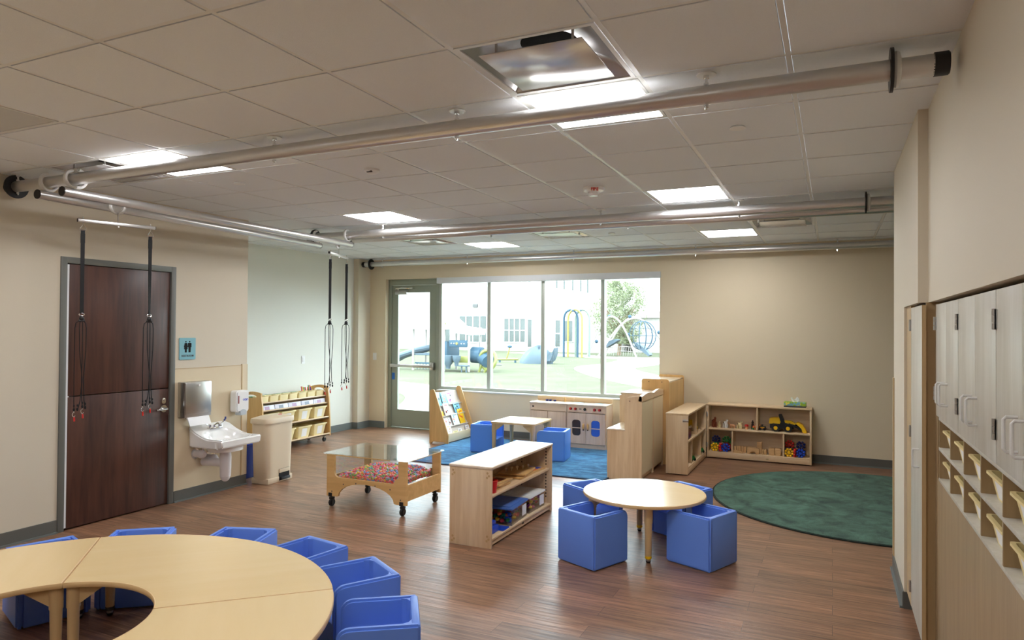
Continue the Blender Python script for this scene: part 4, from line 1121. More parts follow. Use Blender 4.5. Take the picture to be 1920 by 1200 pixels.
# ------------------------------------------------------------------ book display rack
t = thing('book_rack', 'slanted birch book display rack by the exit door', 'book rack', (-5.21, 8.42, 0), R(-1))
def rack_side(y):
    out = [(0, 0), (.04, 0), (.06, .03), (.25, .03), (.27, 0), (.31, 0), (.315, .12), (.09, .72)]
    for k in range(1, 6): a = R(20+28*k); out.append((.045+.045*math.cos(a), .735+.03*math.sin(a)))
    out += [(0, .735)]
    b = B(); b.prism(out, y, y+.02, 'y', bev=.003); return b
RL = .74
obj('side_panel', rack_side(0), 'birch', t); obj('side_panel', rack_side(RL), 'birch', t)
b = B(); b.box(.295, .31, .02, RL, .03, .145, bev=.003); obj('front_rail', b, 'cream_back', t)
tiers = [(.275, .12), (.21, .27), (.15, .42), (.09, .565)]
lean = R(-20)
shp = plain('pale_display_board', srgb(214, 204, 192), .55)
for k, (x, z) in enumerate(tiers):
    b = B(); b.m(shp); b.box(-.008, 0, .02, RL, 0, .20, mtx=Matrix.Translation((x-.02, 0, z-.05)) @ Matrix.Rotation(lean, 4, 'Y')); b.box(-.03, .035, .02, RL, -.05, -.042, mtx=Matrix.Translation((x-.02, 0, z)))
    obj('display_shelf', b, None, t)
bk = [  # tier, y, w, h, cover, accent, label
 (3, .11, .15, .20, 'skyb', 'white', 'pale blue picture book at left end of the rack top row'),
 (3, .29, .14, .19, 'skyb', 'paper', 'light blue striped book beside centre of the rack top row'),
 (3, .47, .20, .19, 'paper', 'purple', 'large white book at right of the rack top row'),
 (2, .09, .09, .07, 'yellow', 'yellow', 'small yellow book at left end of the rack second row'),
 (2, .26, .15, .18, 'paper', 'red', 'white book with red houses on the rack second row'),
 (2, .56, .17, .16, 'skyb', 'void', 'light blue book with dark animals on the rack second row'),
 (1, .11, .17, .12, 'paper', 'pink', 'white book with pink and yellow picture on the rack third row'),
 (1, .24, .05, .12, 'paper', 'redbrown', 'narrow book with brown picture on the rack third row'),
 (1, .41, .17, .17, 'paper', 'teal', 'white book with teal figure in middle of the rack third row'),
 (1, .60, .15, .22, 'yellow', 'red', 'tall yellow-framed book with red picture on the rack third row'),
 (0, .13, .12, .13, 'paper', 'yellow', 'white book with yellow and lilac pattern above the front rail'),
 (0, .13, .09, .07, 'skyb', 'redbrown', 'small blue and brown book at left end of front row'),
 (0, .29, .14, .08, 'cream_bin', 'green', 'round-topped cream book in the rack front row'),
 (0, .43, .10, .10, 'paper', 'dkbrown', 'small book with dark photo in the rack front row'),
 (0, .66, .11, .12, 'paper', 'dgrey', 'grey and white book at right end of the rack front row')]
for k, (ti, y, w_, h, c, a, lab) in enumerate(bk):
    x, z = tiers[ti]; off = .0 if k != 10 else -.012
    t2 = thing('picture_book', lab, 'book', (-5.21+x+.004+off, 8.42+y, z-.043+(.05 if k == 10 else 0)), 0, 'picture books on the display rack')
    t2.rotation_euler = (0, lean, 0)
    b = B(); b.m(c); b.box(0, .008, -w_/2, w_/2, 0, h, bev=.001); b.m('paper'); b.box(.001, .007, -w_/2+.002, w_/2+.001, .002, h-.002); obj('cover', b, None, t2)
    b = B(); b.m(a)
    r2 = random.Random(k)
    for q in range(4):
        yy, zz, s1 = r2.uniform(-w_*.3, w_*.25), h*(.25+.5*r2.random()), h*.07
        b.m(r2.choice([a, a, 'dgrey', 'orange'])); b.cyl((.0078, yy, zz), (.0088, yy, zz), s1*r2.uniform(.7, 1.5), 8)
    b.m(a); b.box(.0078, .0087, -w_*.32, w_*.32, h*.80, h*.86)
    obj('cover_picture', b, None, t2)

# ------------------------------------------------------------------ play kitchen under the window
ky, kz = 8.96, .012
pale = wood('pinkish_maple', srgb(220, 196, 172), srgb(200, 172, 148), 'z', 1.2, .4)
pale_x = wood('pinkish_maple_across', srgb(226, 202, 176), srgb(210, 184, 156), 'x', 1.2, .4)
def kunit(label, x0, L_, kind):
    t = thing('play_'+kind, label, 'play kitchen unit', (x0, ky, kz), 0)
    b = B(); b.m('maple_top'); b.box(-.004, L_+.004, -.012, .30, .578, .598, bev=.005)
    obj('countertop', b, None, t)
    b = B(); b.m('maple_x'); b.box(0, L_, .28, .30, .598, .66, bev=.003); obj('back_rail', b, None, t)
    b = B(); b.m(pale); b.box(0, .018, 0, .30, .0, .578); obj('side_panel', b, None, t)
    b = B(); b.m(pale); b.box(L_-.018, L_, 0, .30, .0, .578); obj('side_panel', b, None, t)
    b = B(); b.m(pale_x); b.box(.018, L_-.018, 0, .018, .485, .578); obj('control_panel', b, None, t)
    b = B(); b.m(pale_x); b.box(.018, L_-.018, .002, .02, .0, .055); obj('toe_rail', b, None, t)
    b = B(); b.m(pale); b.box(.018, L_-.018, .27, .28, .0, .578); obj('back_panel', b, None, t)
    for k in range(2):
        a0 = .006+k*(L_-.012)/2; a1 = a0+(L_-.012)/2-.004
        if kind == 'stove':
            cxm = (a0+a1)/2
            b = B(); b.m(pale); b.prism([(a0, .062), (a1, .062), (a1, .478), (a0, .478)], -.016, 0, 'y', holes=[rrect(cxm-.062, cxm+.062, .17, .385, .04, 4)])
            dr = obj('door', b, None, t, smooth=False)
            b = B(); b.m('void' if k == 0 else 'blue'); b.prism(rrect(cxm-.07, cxm+.07, .16, .395, .045, 4), 0.001, .004, 'y')
            b.m(plain('tinted_film', srgb(60, 54, 54), .2) if k == 0 else plain('blue_film', srgb(60, 100, 200), .2)); b.prism(rrect(cxm-.066, cxm+.066, .166, .389, .042, 4), -.006, -.004, 'y')
            b.m(pale_x); b.box(cxm-.062, cxm+.062, -.012, -.007, .27, .28); obj('door_window', b, None, dr)
        else:
            b = B(); b.m(pale); b.box(a0, a1, -.016, 0, .062, .478, bev=.002); dr = obj('door', b, None, t)
        hx = a1-.03 if k == 0 else a0+.03
        b = B(); b.m('birch'); b.sph((hx, -.032, .30), .022, (.7, .7, 2.0), 12, 8); b.m('dkbrown'); b.sph((hx, -.03, .258), .012, (.8, .8, 1.2), 8, 6); obj('handle', b, None, dr)
    return t
t = kunit('pale play sink cabinet under the window, left of play stove', -3.885, .555, 'sink')
b = B(); b.m('dkbrown'); b.box(.035, .065, -.0006, .0005, .525, .545); obj('maker_mark', b, None, t)
for x in (.18, .23): b = B(); b.m('navy'); b.cyl((x, .2, .598), (x, .2, .622), .022, 14, bev=.004); obj('tap_knob', b, None, t)
b = B(); b.m('navy'); b.cyl((.30, .2, .598), (.30, .2, .618), .02, 14, bev=.004); obj('tap_knob', b, None, t)
b = B(); b.m('birch'); b.tube([(.45, .22, .598), (.45, .22, .64), (.45, .19, .65)], .013, 8); obj('wooden_spout', b, None, t)
t = kunit('pale play stove with red knobs and two oven windows', -3.325, .56, 'stove')
for k, x in enumerate((.055, .125, .26, .40, .47)):
    b = B(); b.m('red' if k != 2 else 'black'); b.cyl((x, -.022, .532), (x, 0, .532), .019, 18, bev=.004); b.m('void'); b.box(x+.006, x+.019, -.0235, -.02, .518, .546); obj('knob', b, None, t)
b = B(); b.m('dkbrown'); b.box(.175, .21, -.0006, .0005, .526, .538); obj('maker_mark', b, None, t)
for x in (.12, .42): b = B(); b.m('skyb'); b.cyl((x, .13, .598), (x, .13, .6), .07, 28); obj('burner', b, None, t)

# ------------------------------------------------------------------ stepped play units used as a divider
t = thing('play_hutch', 'stepped maple play hutch, nearest unit of the divider row', 'play hutch', (-2.25, 7.34, 0))
b = B(); b.prism([(0, 0), (.385, 0), (.385, .905), (.375, .918), (.36, .922), (.225, .90), (.21, .885), (.20, .86), (.19, .535), (0, .535)], 0, .02, 'y', bev=.003); obj('side_panel', b, 'maple', t)
b = B(); b.prism([(0, 0), (.385, 0), (.385, .905), (.375, .918), (.36, .922), (.225, .90), (.21, .885), (.20, .86), (.19, .535), (0, .535)], .505, .525, 'y', bev=.003); obj('side_panel', b, 'maple', t)
b = B(); b.box(-.006, .20, -.008, .525, .532, .55, bev=.004); obj('countertop', b, 'maple_top', t)
b = B(); b.box(.372, .383, .02, .505, .06, .86); obj('back_panel', b, 'cream_back', t)
b = B(); b.box(.34, .372, .02, .505, .02, .055); obj('bottom_rail', b, 'maple_h', t)
b = B(); b.prism([(0, .86), (.525, .86), (.525, .915)]+[(.525-.525*k/10, .915+.022*math.sin(PI*k/10)) for k in range(1, 10)]+[(0, .915)], .352, .389, 'x', bev=.0); obj('crown_rail', b, 'maple_h', t)
b = B(); b.box(-.012, 0, .03, .26, .06, .50, bev=.003); obj('door', b, 'maple', t)
b = B(); b.box(.2, .372, .02, .505, .68, .695); obj('shelf', b, 'maple_h', t)
b = B(); b.m('dkbrown'); b.cyl((.25, -.001, .86), (.25, .001, .86), .006, 10); obj('screw', b, None, t)
b = B(); b.m('dkbrown'); b.cyl((.35, -.001, .875), (.35, .001, .875), .006, 10); obj('screw', b, None, t)
t = thing('play_refrigerator', 'tall maple play refrigerator behind the stepped hutch', 'play refrigerator', (-2.25, 7.875, 0))
for y in (0, .465): b = B(); b.box(0, .385, y, y+.02, 0, .885, bev=.003); obj('side_panel', b, 'maple', t)
b = B(); b.box(-.006, .36, -.006, .49, .885, .902, bev=.004); obj('top', b, 'maple_top', t)
b = B(); b.box(.372, .383, .02, .465, .06, .86); obj('back_panel', b, 'cream_back', t)
b = B(); b.prism([(0, .86), (.485, .86), (.485, .915)]+[(.485-.485*k/10, .915+.024*math.sin(PI*k/10)) for k in range(1, 10)]+[(0, .915)], .361, .389, 'x', bev=.0); obj('crown_rail', b, 'maple_h', t)
b = B(); b.box(-.018, 0, .0, .485, .06, .30, bev=.003); obj('door', b, 'maple', t)
b = B(); b.box(-.018, 0, .0, .485, .31, .87, bev=.003); obj('door', b, 'maple', t)
b = B(); b.box(.01, .372, .02, .465, .04, .06); obj('bottom_shelf', b, 'maple_h', t)
t = thing('amber_cabinet', 'tall amber wood unit between the divider row and back wall', 'cabinet', (-2.14, 8.40, 0))
for y in (0, .92): b = B(); b.prism(rrect(0, .335, 0, 1.035, .03), y, y+.02, 'y', bev=.003); obj('side_panel', b, 'birch', t)
b = B(); b.box(.01, .325, .02, .92, .985, 1.005, bev=.003); obj('top', b, 'maple_top', t)
b = B(); b.box(.315, .328, .02, .92, .03, .985); obj('back_panel', b, 'amber', t)
b = B(); b.box(.01, .315, .02, .92, .06, .08); obj('shelf', b, 'birch_h', t)
b = B(); b.box(.01, .315, .02, .92, .50, .52); obj('shelf', b, 'birch_h', t)
for x in (.09, .25): b = B(); b.m('dkbrown'); b.cyl((x, -.001, 1.0), (x, .001, 1.0), .006, 10); obj('screw', b, None, t)

# ------------------------------------------------------------------ hinged toy shelf pair
def toy_shelf(label, loc, rz, L_):
    """length along x, open side faces -y (local)"""
    t = thing('toy_shelf', label, 'toy shelf', loc, rz)
    D2, H2 = .25, .695
    b = B(); b.box(-.004, L_+.004, -.006, D2+.004, H2-.022, H2, bev=.004); obj('top', b, 'maple_x', t)
    for x in (0, L_-.02): b = B(); b.box(x, x+.02, 0, D2, .012, H2-.022, bev=.002); obj('side_panel', b, 'maple', t)
    b = B(); b.box(.02, L_-.02, D2-.01, D2, .012, H2-.022); obj('back_panel', b, 'maple_x', t)
    b = B(); b.box(.02, L_-.02, .004, D2-.01, .072, .088, bev=.002); b.box(.02, L_-.02, .002, .02, .014, .072, bev=.001); obj('bottom_shelf', b, 'maple_x', t)
    b = B(); b.box(.02, L_-.02, .004, D2-.01, .365, .385, bev=.003); obj('shelf', b, 'maple_x', t)
    b = B(); b.box(L_*.485, L_*.485+.018, .01, D2-.01, .385, H2-.022); obj('divider', b, 'maple', t)
    for q in (.245, .735): b = B(); b.box(L_*q, L_*q+.018, .01, D2-.01, .088, .365); obj('divider', b, 'maple', t)
    b = B(); b.box(L_*.58, L_*.58+.03, .0012, .003, .035, .05); obj('maker_mark', b, 'edge_tan', t)
    return t
TX, TY = -1.465, 9.095
ts1 = toy_shelf('long open toy shelf against back wall with tissue box on top', (TX, TY, 0), 0, 1.235)
ts2 = toy_shelf('toy shelf turned toward room, its plain end facing camera', (-1.47, 7.86, 0), R(90), 1.215)
for z in (.56, .17):
    b = B(); b.m('steel'); b.box(-.012, .012, -.008, 0, z-.03, z+.03, bev=.002); b.cyl((0, -.009, z-.03), (0, -.009, z+.03), .005, 8); obj('hinge', b, None, ts1)
b = B(); b.m('steel'); b.box(-.004, 0, -.004, .06, .60, .63, bev=.002); b.cyl((-.005, -.004, .615), (-.005, .06, .615), .007, 8); obj('latch', b, None, ts2)
b = B(); b.m('steel'); b.box(1.235, 1.238, .04, .08, .56, .59, bev=.001); obj('latch', b, None, ts1)
Z1, Z0 = .3855, .0885
def ont(x, y, z): return (TX+x, TY+y, z)
# farm animals and figures
def animal(label, x, h, body, spot, L_=None, kind='animal', rz=0, grp='wooden farm animals on the toy shelf'):
    t = thing('toy_'+kind, label, 'toy figure', ont(x, .10, Z1), R(rz), grp)
    b = B(); b.m(body); L_ = L_ or h*.75
    b.sph((0, 0, h*.52), h*.24, (L_/h*1.5, .75, 1), 12, 8)
    for sx_ in (-1, 1):
        for sy_ in (-1, 1): b.cyl((sx_*L_*.27, sy_*h*.1, 0), (sx_*L_*.24, sy_*h*.09, h*.5), h*.075, 8, r2=h*.09)
    b.cyl((L_*.25, 0, h*.58), (L_*.38, 0, h*.85), h*.11, 10, r2=h*.09)
    b.sph((L_*.44, 0, h*.87), h*.12, (1.4, .8, .9), 10, 7)
    for s in (-1, 1): b.cyl((L_*.36, s*h*.06, h*.92), (L_*.33, s*h*.09, h*1.02), h*.035, 6, r2=.001)
    b.tube([(-L_*.36, 0, h*.62), (-L_*.44, 0, h*.5), (-L_*.43, 0, h*.3)], h*.03, 6)
    obj('body', b, None, t)
    b = B(); b.m(spot); b.sph((-.1*L_, -h*.13, h*.58), h*.12, (1, .5, .8), 8, 6); obj('marking', b, None, t)
    b = B(); b.m(spot); b.sph((L_*.44, 0, h*.93), h*.085, (1.3, .9, .7), 8, 6); obj('marking', b, None, t)
    return t
animal('tall red-brown toy horse at left end of the shelf', .075, 0.1380, 'redbrown', 'dkbrown', .0875, 'horse', -60)
animal('small white toy lamb with black spot next to the horse', .14, 0.0840, 'cream_bin', 'void', .0625, 'lamb', -70)
animal('white toy cow with black head beside the lamb', .215, 0.1104, 'paper', 'void', .0938, 'cow', -50)
animal('white toy cow with black ears right of the brown barn animal', .385, 0.1020, 'cream_bin', 'void', .0938, 'cow', -40)
animal('small brown toy calf lying between the two cows', .30, 0.0720, 'skin', 'redbrown', .0938, 'calf', 180)
animal('peach toy pig at right end of the animal row', .60, 0.0744, 'skin', 'orange', .0875, 'pig', 10)
t = thing('toy_mushroom', 'red-capped toy mushroom figure right of the cows', 'toy figure', ont(.475, .10, Z1)); b = B(); b.m('skin'); b.cyl((0, 0, 0), (0, 0, .04), .02, 14, r2=.014); obj('stem', b, None, t)
b = B(); b.m('red'); b.lathe([(0, .065), (.016, .06), (.026, .045), (.026, .036), (0, .036)], 16); obj('cap', b, None, t)
t = thing('toy_figure', 'dark brown toy figure with white hat before the divider', 'toy figure', ont(.545, .13, Z1)); b = B(); b.m('dkbrown'); b.cyl((0, 0, 0), (0, 0, .07), .02, 12, r2=.014); b.sph((0, 0, .085), .016, u=10, v=7); b.cyl((0, 0, .095), (0, 0, .115), .01, 10, r2=.005); obj('body', b, None, t)
t = thing('toy_rooster', 'small green and orange toy rooster beside the pig', 'toy figure', ont(.555, .07, Z1), R(-60)); b = B(); b.m('green'); b.sph((0, 0, .018), .016, (1.3, .8, .9), 10, 7); b.m('orange'); b.sph((.012, 0, .038), .013, (1, .8, 1.2), 10, 7); b.m('red'); b.box(.008, .018, -.002, .002, .05, .06); b.m('white'); b.cyl((0, 0, 0), (0, 0, .012), .008, 8); obj('body', b, None, t)
# wheel loader and small truck
def wheel(t, x, y, z, r, wd, hub='yellow'):
    b = B(); b.m('black'); b.cyl((x, y, z), (x, y+wd, z), r, 26, bev=r*.14)
    for k in range(18):
        a = R(20*k); b.box(-.0025, .0025, y+.001, y+wd-.001, r*.94, r*1.05, mtx=Matrix.Translation((x, 0, z)) @ Matrix.Rotation(a, 4, 'Y'))
    s = -1 if y < .0 else 1
    yo = y if s < 0 else y+wd
    b.m(hub); b.lathe([(r*.52, 0), (r*.5, .006), (r*.30, .003), (r*.24, .007), (0, .008)], 20, mtx=Matrix.Translation((x, yo, z)) @ Matrix.Rotation(R(90 if s < 0 else -90), 4, 'X'))
    obj('wheel', b, None, t)
def loader(label, loc, rz, sc=1.0):
    t = thing('toy_loader', label, 'toy vehicle', loc, rz)
    b = B(); b.m('black'); b.prism([(-.15, .035), (-.155, .09), (-.11, .10), (-.03, .115), (.04, .105), (.10, .08), (.12, .035)], -.045, .045, 'y', bev=.004); obj('chassis', b, None, t)
    b = B(); b.m('yellow'); b.prism([(-.165, .09), (-.155, .16), (-.135, .165), (-.045, .17), (-.03, .115), (-.03, .09)], -.05, .05, 'y', bev=.006); obj('engine_hood', b, None, t)
    b = B(); b.m('black'); b.prism([(-.045, .165), (-.055, .205), (-.02, .21), (.025, .10), (.0, .085), (-.03, .11)], -.035, .035, 'y', bev=.004); obj('cab', b, None, t)
    b = B(); b.m('yellow'); b.prism([(.0, .12), (.02, .14), (.085, .135), (.14, .105), (.13, .085), (.06, .10), (.01, .10)], -.03, .03, 'y', bev=.003); obj('front_body', b, None, t)
    b = B(); b.m('black'); b.tube([(.06, -.045, .095), (.15, -.05, .07), (.22, -.05, .03)], .012, 8, flat=(.6, 1.2)); b.tube([(.06, .045, .095), (.15, .05, .07), (.22, .05, .03)], .012, 8, flat=(.6, 1.2)); obj('lift_arms', b, None, t)
    b = B(); b.m('yellow'); b.prism([(.135, .11), (.165, .125), (.215, .10), (.26, .025), (.265, .004), (.235, .0), (.215, .012), (.205, .05), (.17, .085)], -.065, .065, 'y', bev=.003); obj('bucket', b, None, t)
    for x in (-.085, .055):
        wheel(t, x, -.07, .045, .045, .03); wheel(t, x, .04, .045, .045, .03)
    t.scale = (sc, sc, sc)
    return t
loader('large yellow and black toy wheel loader with front bucket', ont(.91, .115, Z1), 0, 1.02)
t = thing('toy_truck', 'small black and yellow toy truck left of the wheel loader', 'toy vehicle', ont(.665, .11, Z1)); b = B(); b.m('black'); b.box(-.04, .04, -.025, .025, .015, .05, bev=.005); b.box(-.012, .008, -.018, .018, .05, .07, bev=.003); obj('cab', b, None, t)
b = B(); b.m('yellow'); b.box(-.028, .024, -.0265, -.025, .022, .042); b.m('red'); b.box(-.02, .016, -.0275, -.0265, .029, .035); obj('grille', b, None, t)
for x in (-.027, .027): wheel(t, x, -.032, .016, .016, .012, 'black'); wheel(t, x, .02, .016, .016, .012, 'black')
# ball-star connectors
def star(label, x, y, z, mat, r=.05, axis='y', grp='ball star connectors in the bottom bays', n=8):
    t = tag(obj('ball_star', (lambda b: b)(B()) if False else star_b(mat, r, n)), label, 'connector toy', grp)
    t.location = ont(x, y, z)
    t.rotation_euler = {'y': (0, 0, 0), 'x': (0, 0, R(80)), 'z': (R(90), 0, 0)}[axis]
def star_b(mat, r, n):
    b = B(); b.m(mat); b.cyl((0, -.012, 0), (0, .012, 0), r*.34, 14, bev=.003)
    for k in range(n):
        a = 2*PI*(k+.5)/n; b.cyl((math.cos(a)*r*.3, 0, math.sin(a)*r*.3), (math.cos(a)*r*.8, 0, math.sin(a)*r*.8), r*.09, 6); b.sph((math.cos(a)*r*.84, 0, math.sin(a)*r*.84), r*.31, u=12, v=8)
    return b
for bay, x0 in (('left', .035), ('right', .92)):
    dx = 0 if bay == 'left' else .005
    star('yellow ball star at front of the %s bottom bay' % bay, x0+.06, .04, Z0+.052, 'yellow')
    star('red ball star seen edge-on in the %s bottom bay' % bay, x0+.128, .05, Z0+.052, 'red', axis='x')
    star('blue ball star at front right of the %s bottom bay' % bay, x0+.19, .05, Z0+.05, 'blue')
    star('%s ball star at back left, low in the %s bottom bay' % (('dark green' if bay == 'left' else 'navy'), bay), x0+.06, .13, Z0+.05, 'green' if bay == 'left' else 'navy')
    star('%s ball star at back left, upper in the %s bottom bay' % (('navy' if bay == 'left' else 'red'), bay), x0+.06, .15, Z0+.135, 'navy' if bay == 'left' else 'red')
    star('%s ball star at back right, low in the %s bottom bay' % (('dark red' if bay == 'left' else 'dark blue'), bay), x0+.19, .14, Z0+.05, 'red' if bay == 'left' else 'navy')
    star('%s ball star at back right, upper in the %s bottom bay' % (('green and tall' if bay == 'left' else 'dark blue'), bay), x0+.19, .15, Z0+.13, 'green' if bay == 'left' else 'navy')
# wooden blocks in the middle bay
def block(label, b, x, y, z, rz=0, grp='wooden unit blocks in the middle bay'):
    o = tag(obj('wooden_block', b, 'block'), label, 'toy block', grp); o.location = ont(x, y, z); o.rotation_euler = (0, 0, R(rz))
def bb(*a): b = B(); b.box(*a, bev=.002); return b
block('long flat wedge block lying at front left of middle bay', (lambda b: b.prism([(0, 0), (.14, 0), (0, .035)], 0, .03, 'y'))(B()), .325, .02, Z0)
for k in range(5): block('%s upright thin block from left in the middle bay' % ords[k], bb(0, .027, 0, .04, 0, .078), .325+.030*k, .08, Z0)
arch = [(0, 0), (.035, 0)]+[(.07-.035*math.cos(R(20*k)), .035*math.sin(R(20*k))) for k in range(1, 9)]+[(.105, 0), (.14, 0), (.14, .075), (0, .075)]
block('arch block at centre of the middle bay', (lambda b: b.prism(arch, 0, .035, 'y'))(B()), .49, .03, Z0)
block('tall upright rectangular block behind the arch block', bb(0, .06, 0, .035, 0, .145), .60, .09, Z0)
block('square block behind the left half of arch block', bb(0, .11, 0, .035, 0, .08), .485, .085, Z0)
for k in range(3):
    block('%s leaning plank block right of the arch block' % ords[k], bb(0, .015, 0, .09, 0, .06), .665+.019*k, .05, Z0)
for r_ in range(4):
    for c_ in range(2):
        block('%s flat block, %s column of the stack at right of middle bay' % (('bottom', 'second', 'third', 'top')[r_], ('left', 'right')[c_]), bb(0, .068, 0, .10, 0, .0205), .745+.072*c_, .04, Z0+.021*r_)
# tissue box
t = thing('tissue_box', 'green and yellow patterned tissue box on the long toy shelf', 'tissue box', ont(1.045, .11, .695), R(-3))
pat, N_, L_, P_ = new_mat('leaf_print'); tc_ = N_.new('ShaderNodeTexCoord'); vo_ = N_.new('ShaderNodeTexVoronoi'); vo_.inputs['Scale'].default_value = 38; L_.new(tc_.outputs['Object'], vo_.inputs['Vector'])
cr_ = N_.new('ShaderNodeValToRGB'); cr_.color_ramp.interpolation = 'CONSTANT'; cr_.color_ramp.elements[0].color = srgb(150, 190, 60); cr_.color_ramp.elements[1].color = srgb(228, 214, 90); cr_.color_ramp.elements[1].position = .4
e_ = cr_.color_ramp.elements.new(.7); e_.color = srgb(120, 180, 190); sp_ = N_.new('ShaderNodeSeparateColor'); L_.new(vo_.outputs['Color'], sp_.inputs[0]); L_.new(sp_.outputs[0], cr_.inputs[0]); L_.new(cr_.outputs[0], P_.inputs['Base Color'])
b = B(); b.m(pat); b.box(-.125, .125, -.06, .06, .02, .065, bev=.002); b.m('dgrey'); b.box(-.1245, .1245, -.0595, .0595, 0, .02); obj('carton', b, None, t)
b = B(); b.m('paper')
b.grid(lambda u, v: Vector(((u-.5)*(.06+.05*v), .02*math.sin(u*9+v*2)*v, .064+.055*v*(.8+.3*math.sin(u*11)))), 14, 8); b.grid(lambda u, v: Vector(((u-.5)*(.05+.04*v), .012+.018*math.cos(u*8+v*3)*v, .064+.046*v*(.8+.3*math.cos(u*7)))), 14, 8); obj('tissue', b, None, t)
# toys on the turned shelf (open side faces +x)
def on2(a, d, z): return (-1.47-d, 7.86+a, z)
t = thing('toy_bin', 'clear bin with pink and orange toys on turned toy shelf', 'storage bin', on2(.19, .10, Z1), 0)
b = B(); b.m('clear'); b.box(-.08, .08, -.12, -.117, 0, .15); b.box(-.08, .08, .117, .12, 0, .15); b.box(-.08, -.077, -.12, .12, 0, .15); b.box(.077, .08, -.12, .12, 0, .15); b.box(-.08, .08, -.12, .12, 0, .003); obj('bin_body', b, None, t)
b = B(); b.m('purple'); b.box(-.074, .074, -.114, .114, .004, .04, bev=.004); b.m('pink'); b.box(-.074, .074, -.114, .114, .041, .075, bev=.004); b.m('orange'); b.box(-.074, .074, -.114, .114, .076, .105, bev=.004); obj('toy_stack', b, None, t)
t = thing('toy_dump_truck', 'yellow and black toy dump truck on turned toy shelf', 'toy vehicle', on2(.72, .12, Z1), R(90), None)
b = B(); b.m('black'); b.box(-.13, .13, -.05, .05, .05, .09, bev=.006); obj('chassis', b, None, t)
b = B(); b.m('yellow'); b.prism([(-.13, .09), (-.16, .17), (.03, .20), (.04, .10)], -.06, .06, 'y', bev=.004); obj('dump_bed', b, None, t)
b = B(); b.m('black'); b.prism([(.05, .05), (.05, .15), (.09, .15), (.14, .10), (.14, .05)], -.055, .055, 'y', bev=.006); obj('cab', b, None, t)
for x in (-.08, .08): wheel(t, x, -.075, .05, .05, .03); wheel(t, x, .045, .05, .05, .03)
for k, (a, lab) in enumerate(((.45, 'green toy car with yellow top at front of turned shelf bottom'), (1.05, 'green toy car in far bottom bay of turned shelf'))):
    t = thing('toy_car', lab, 'toy vehicle', on2(a, .05, Z0), R(70), 'green toy cars on the turned shelf')
    b = B(); b.m('green'); b.prism([(-.06, .012), (-.06, .035), (-.03, .045), (-.015, .065), (.025, .065), (.04, .04), (.06, .035), (.06, .012)], -.03, .03, 'y', bev=.004); obj('body', b, None, t)
    b = B(); b.m('yellow'); b.box(-.012, .02, -.02, .02, .0655, .069); obj('roof_patch', b, None, t)
    for x in (-.036, .036): wheel(t, x, -.036, .016, .016, .01, 'black'); wheel(t, x, .026, .016, .016, .01, 'black')
t = thing('toy_button', 'small black disc at the near end of turned shelf bottom', 'toy', on2(.045, .03, Z0)); b = B(); b.m('black'); b.cyl((0, 0, 0), (0, 0, .012), .012, 14); obj('disc', b, None, t)

# ------------------------------------------------------------------ built-in storage wall on the right
DXF = .45      # face of the doors
t = thing('tall_cabinet', 'narrow tall storage cabinet set in the end of partition', 'cabinet', (.40, 3.97, 0))
b = B(); b.m('grey_wood'); b.box(0, .018, -.02, .495, .105, 1.772, bev=.001); b.m('edge_tan'); b.box(.0, .018, -.0215, -.02, .105, 1.772); dr = obj('door', b, None, t)
b = B(); b.tube([(0, .10, .948), (-.026, .10, .948), (-.030, .10, .953), (-.030, .10, 1.035), (-.026, .10, 1.04), (0, .10, 1.04)], .0045, 8); obj('handle', b, 'ring', dr)
b = B(); b.m('edge_tan'); b.box(.02, .6, .0, .03, .0, 1.785); b.box(.02, .6, .70, .72, .1, 1.785); b.box(.0, .02, .50, .73, .1, 1.785); b.box(.58, .6, .03, .70, .1, 1.785); b.box(.02, .6, .03, .70, .1, .12); obj('carcass', b, None, t)
b = B(); b.m('base_dark'); b.box(.06, .6, .03, .70, 0, .1); obj('toe_kick', b, None, t)
for z in (1.675, 1.08, .21):
    b = B(); b.m('steel'); b.cyl((-.005, .505, z-.032), (-.005, .505, z+.032), .006, 10); b.box(-.002, .004, .49, .52, z-.028, z+.028); obj('hinge', b, None, t)
y_edges = [(3.863, 3.224), (3.221, 2.523), (2.520, 1.88), (1.877, 1.24), (1.237, .60)]
cabl = ['upper cabinet nearest the corner, above first two cubby columns', 'second upper cabinet from the corner above the cubbies', 'third upper cabinet from the corner, its doors cut by right edge', 'fourth upper cabinet toward the camera', 'fifth upper cabinet toward the camera']
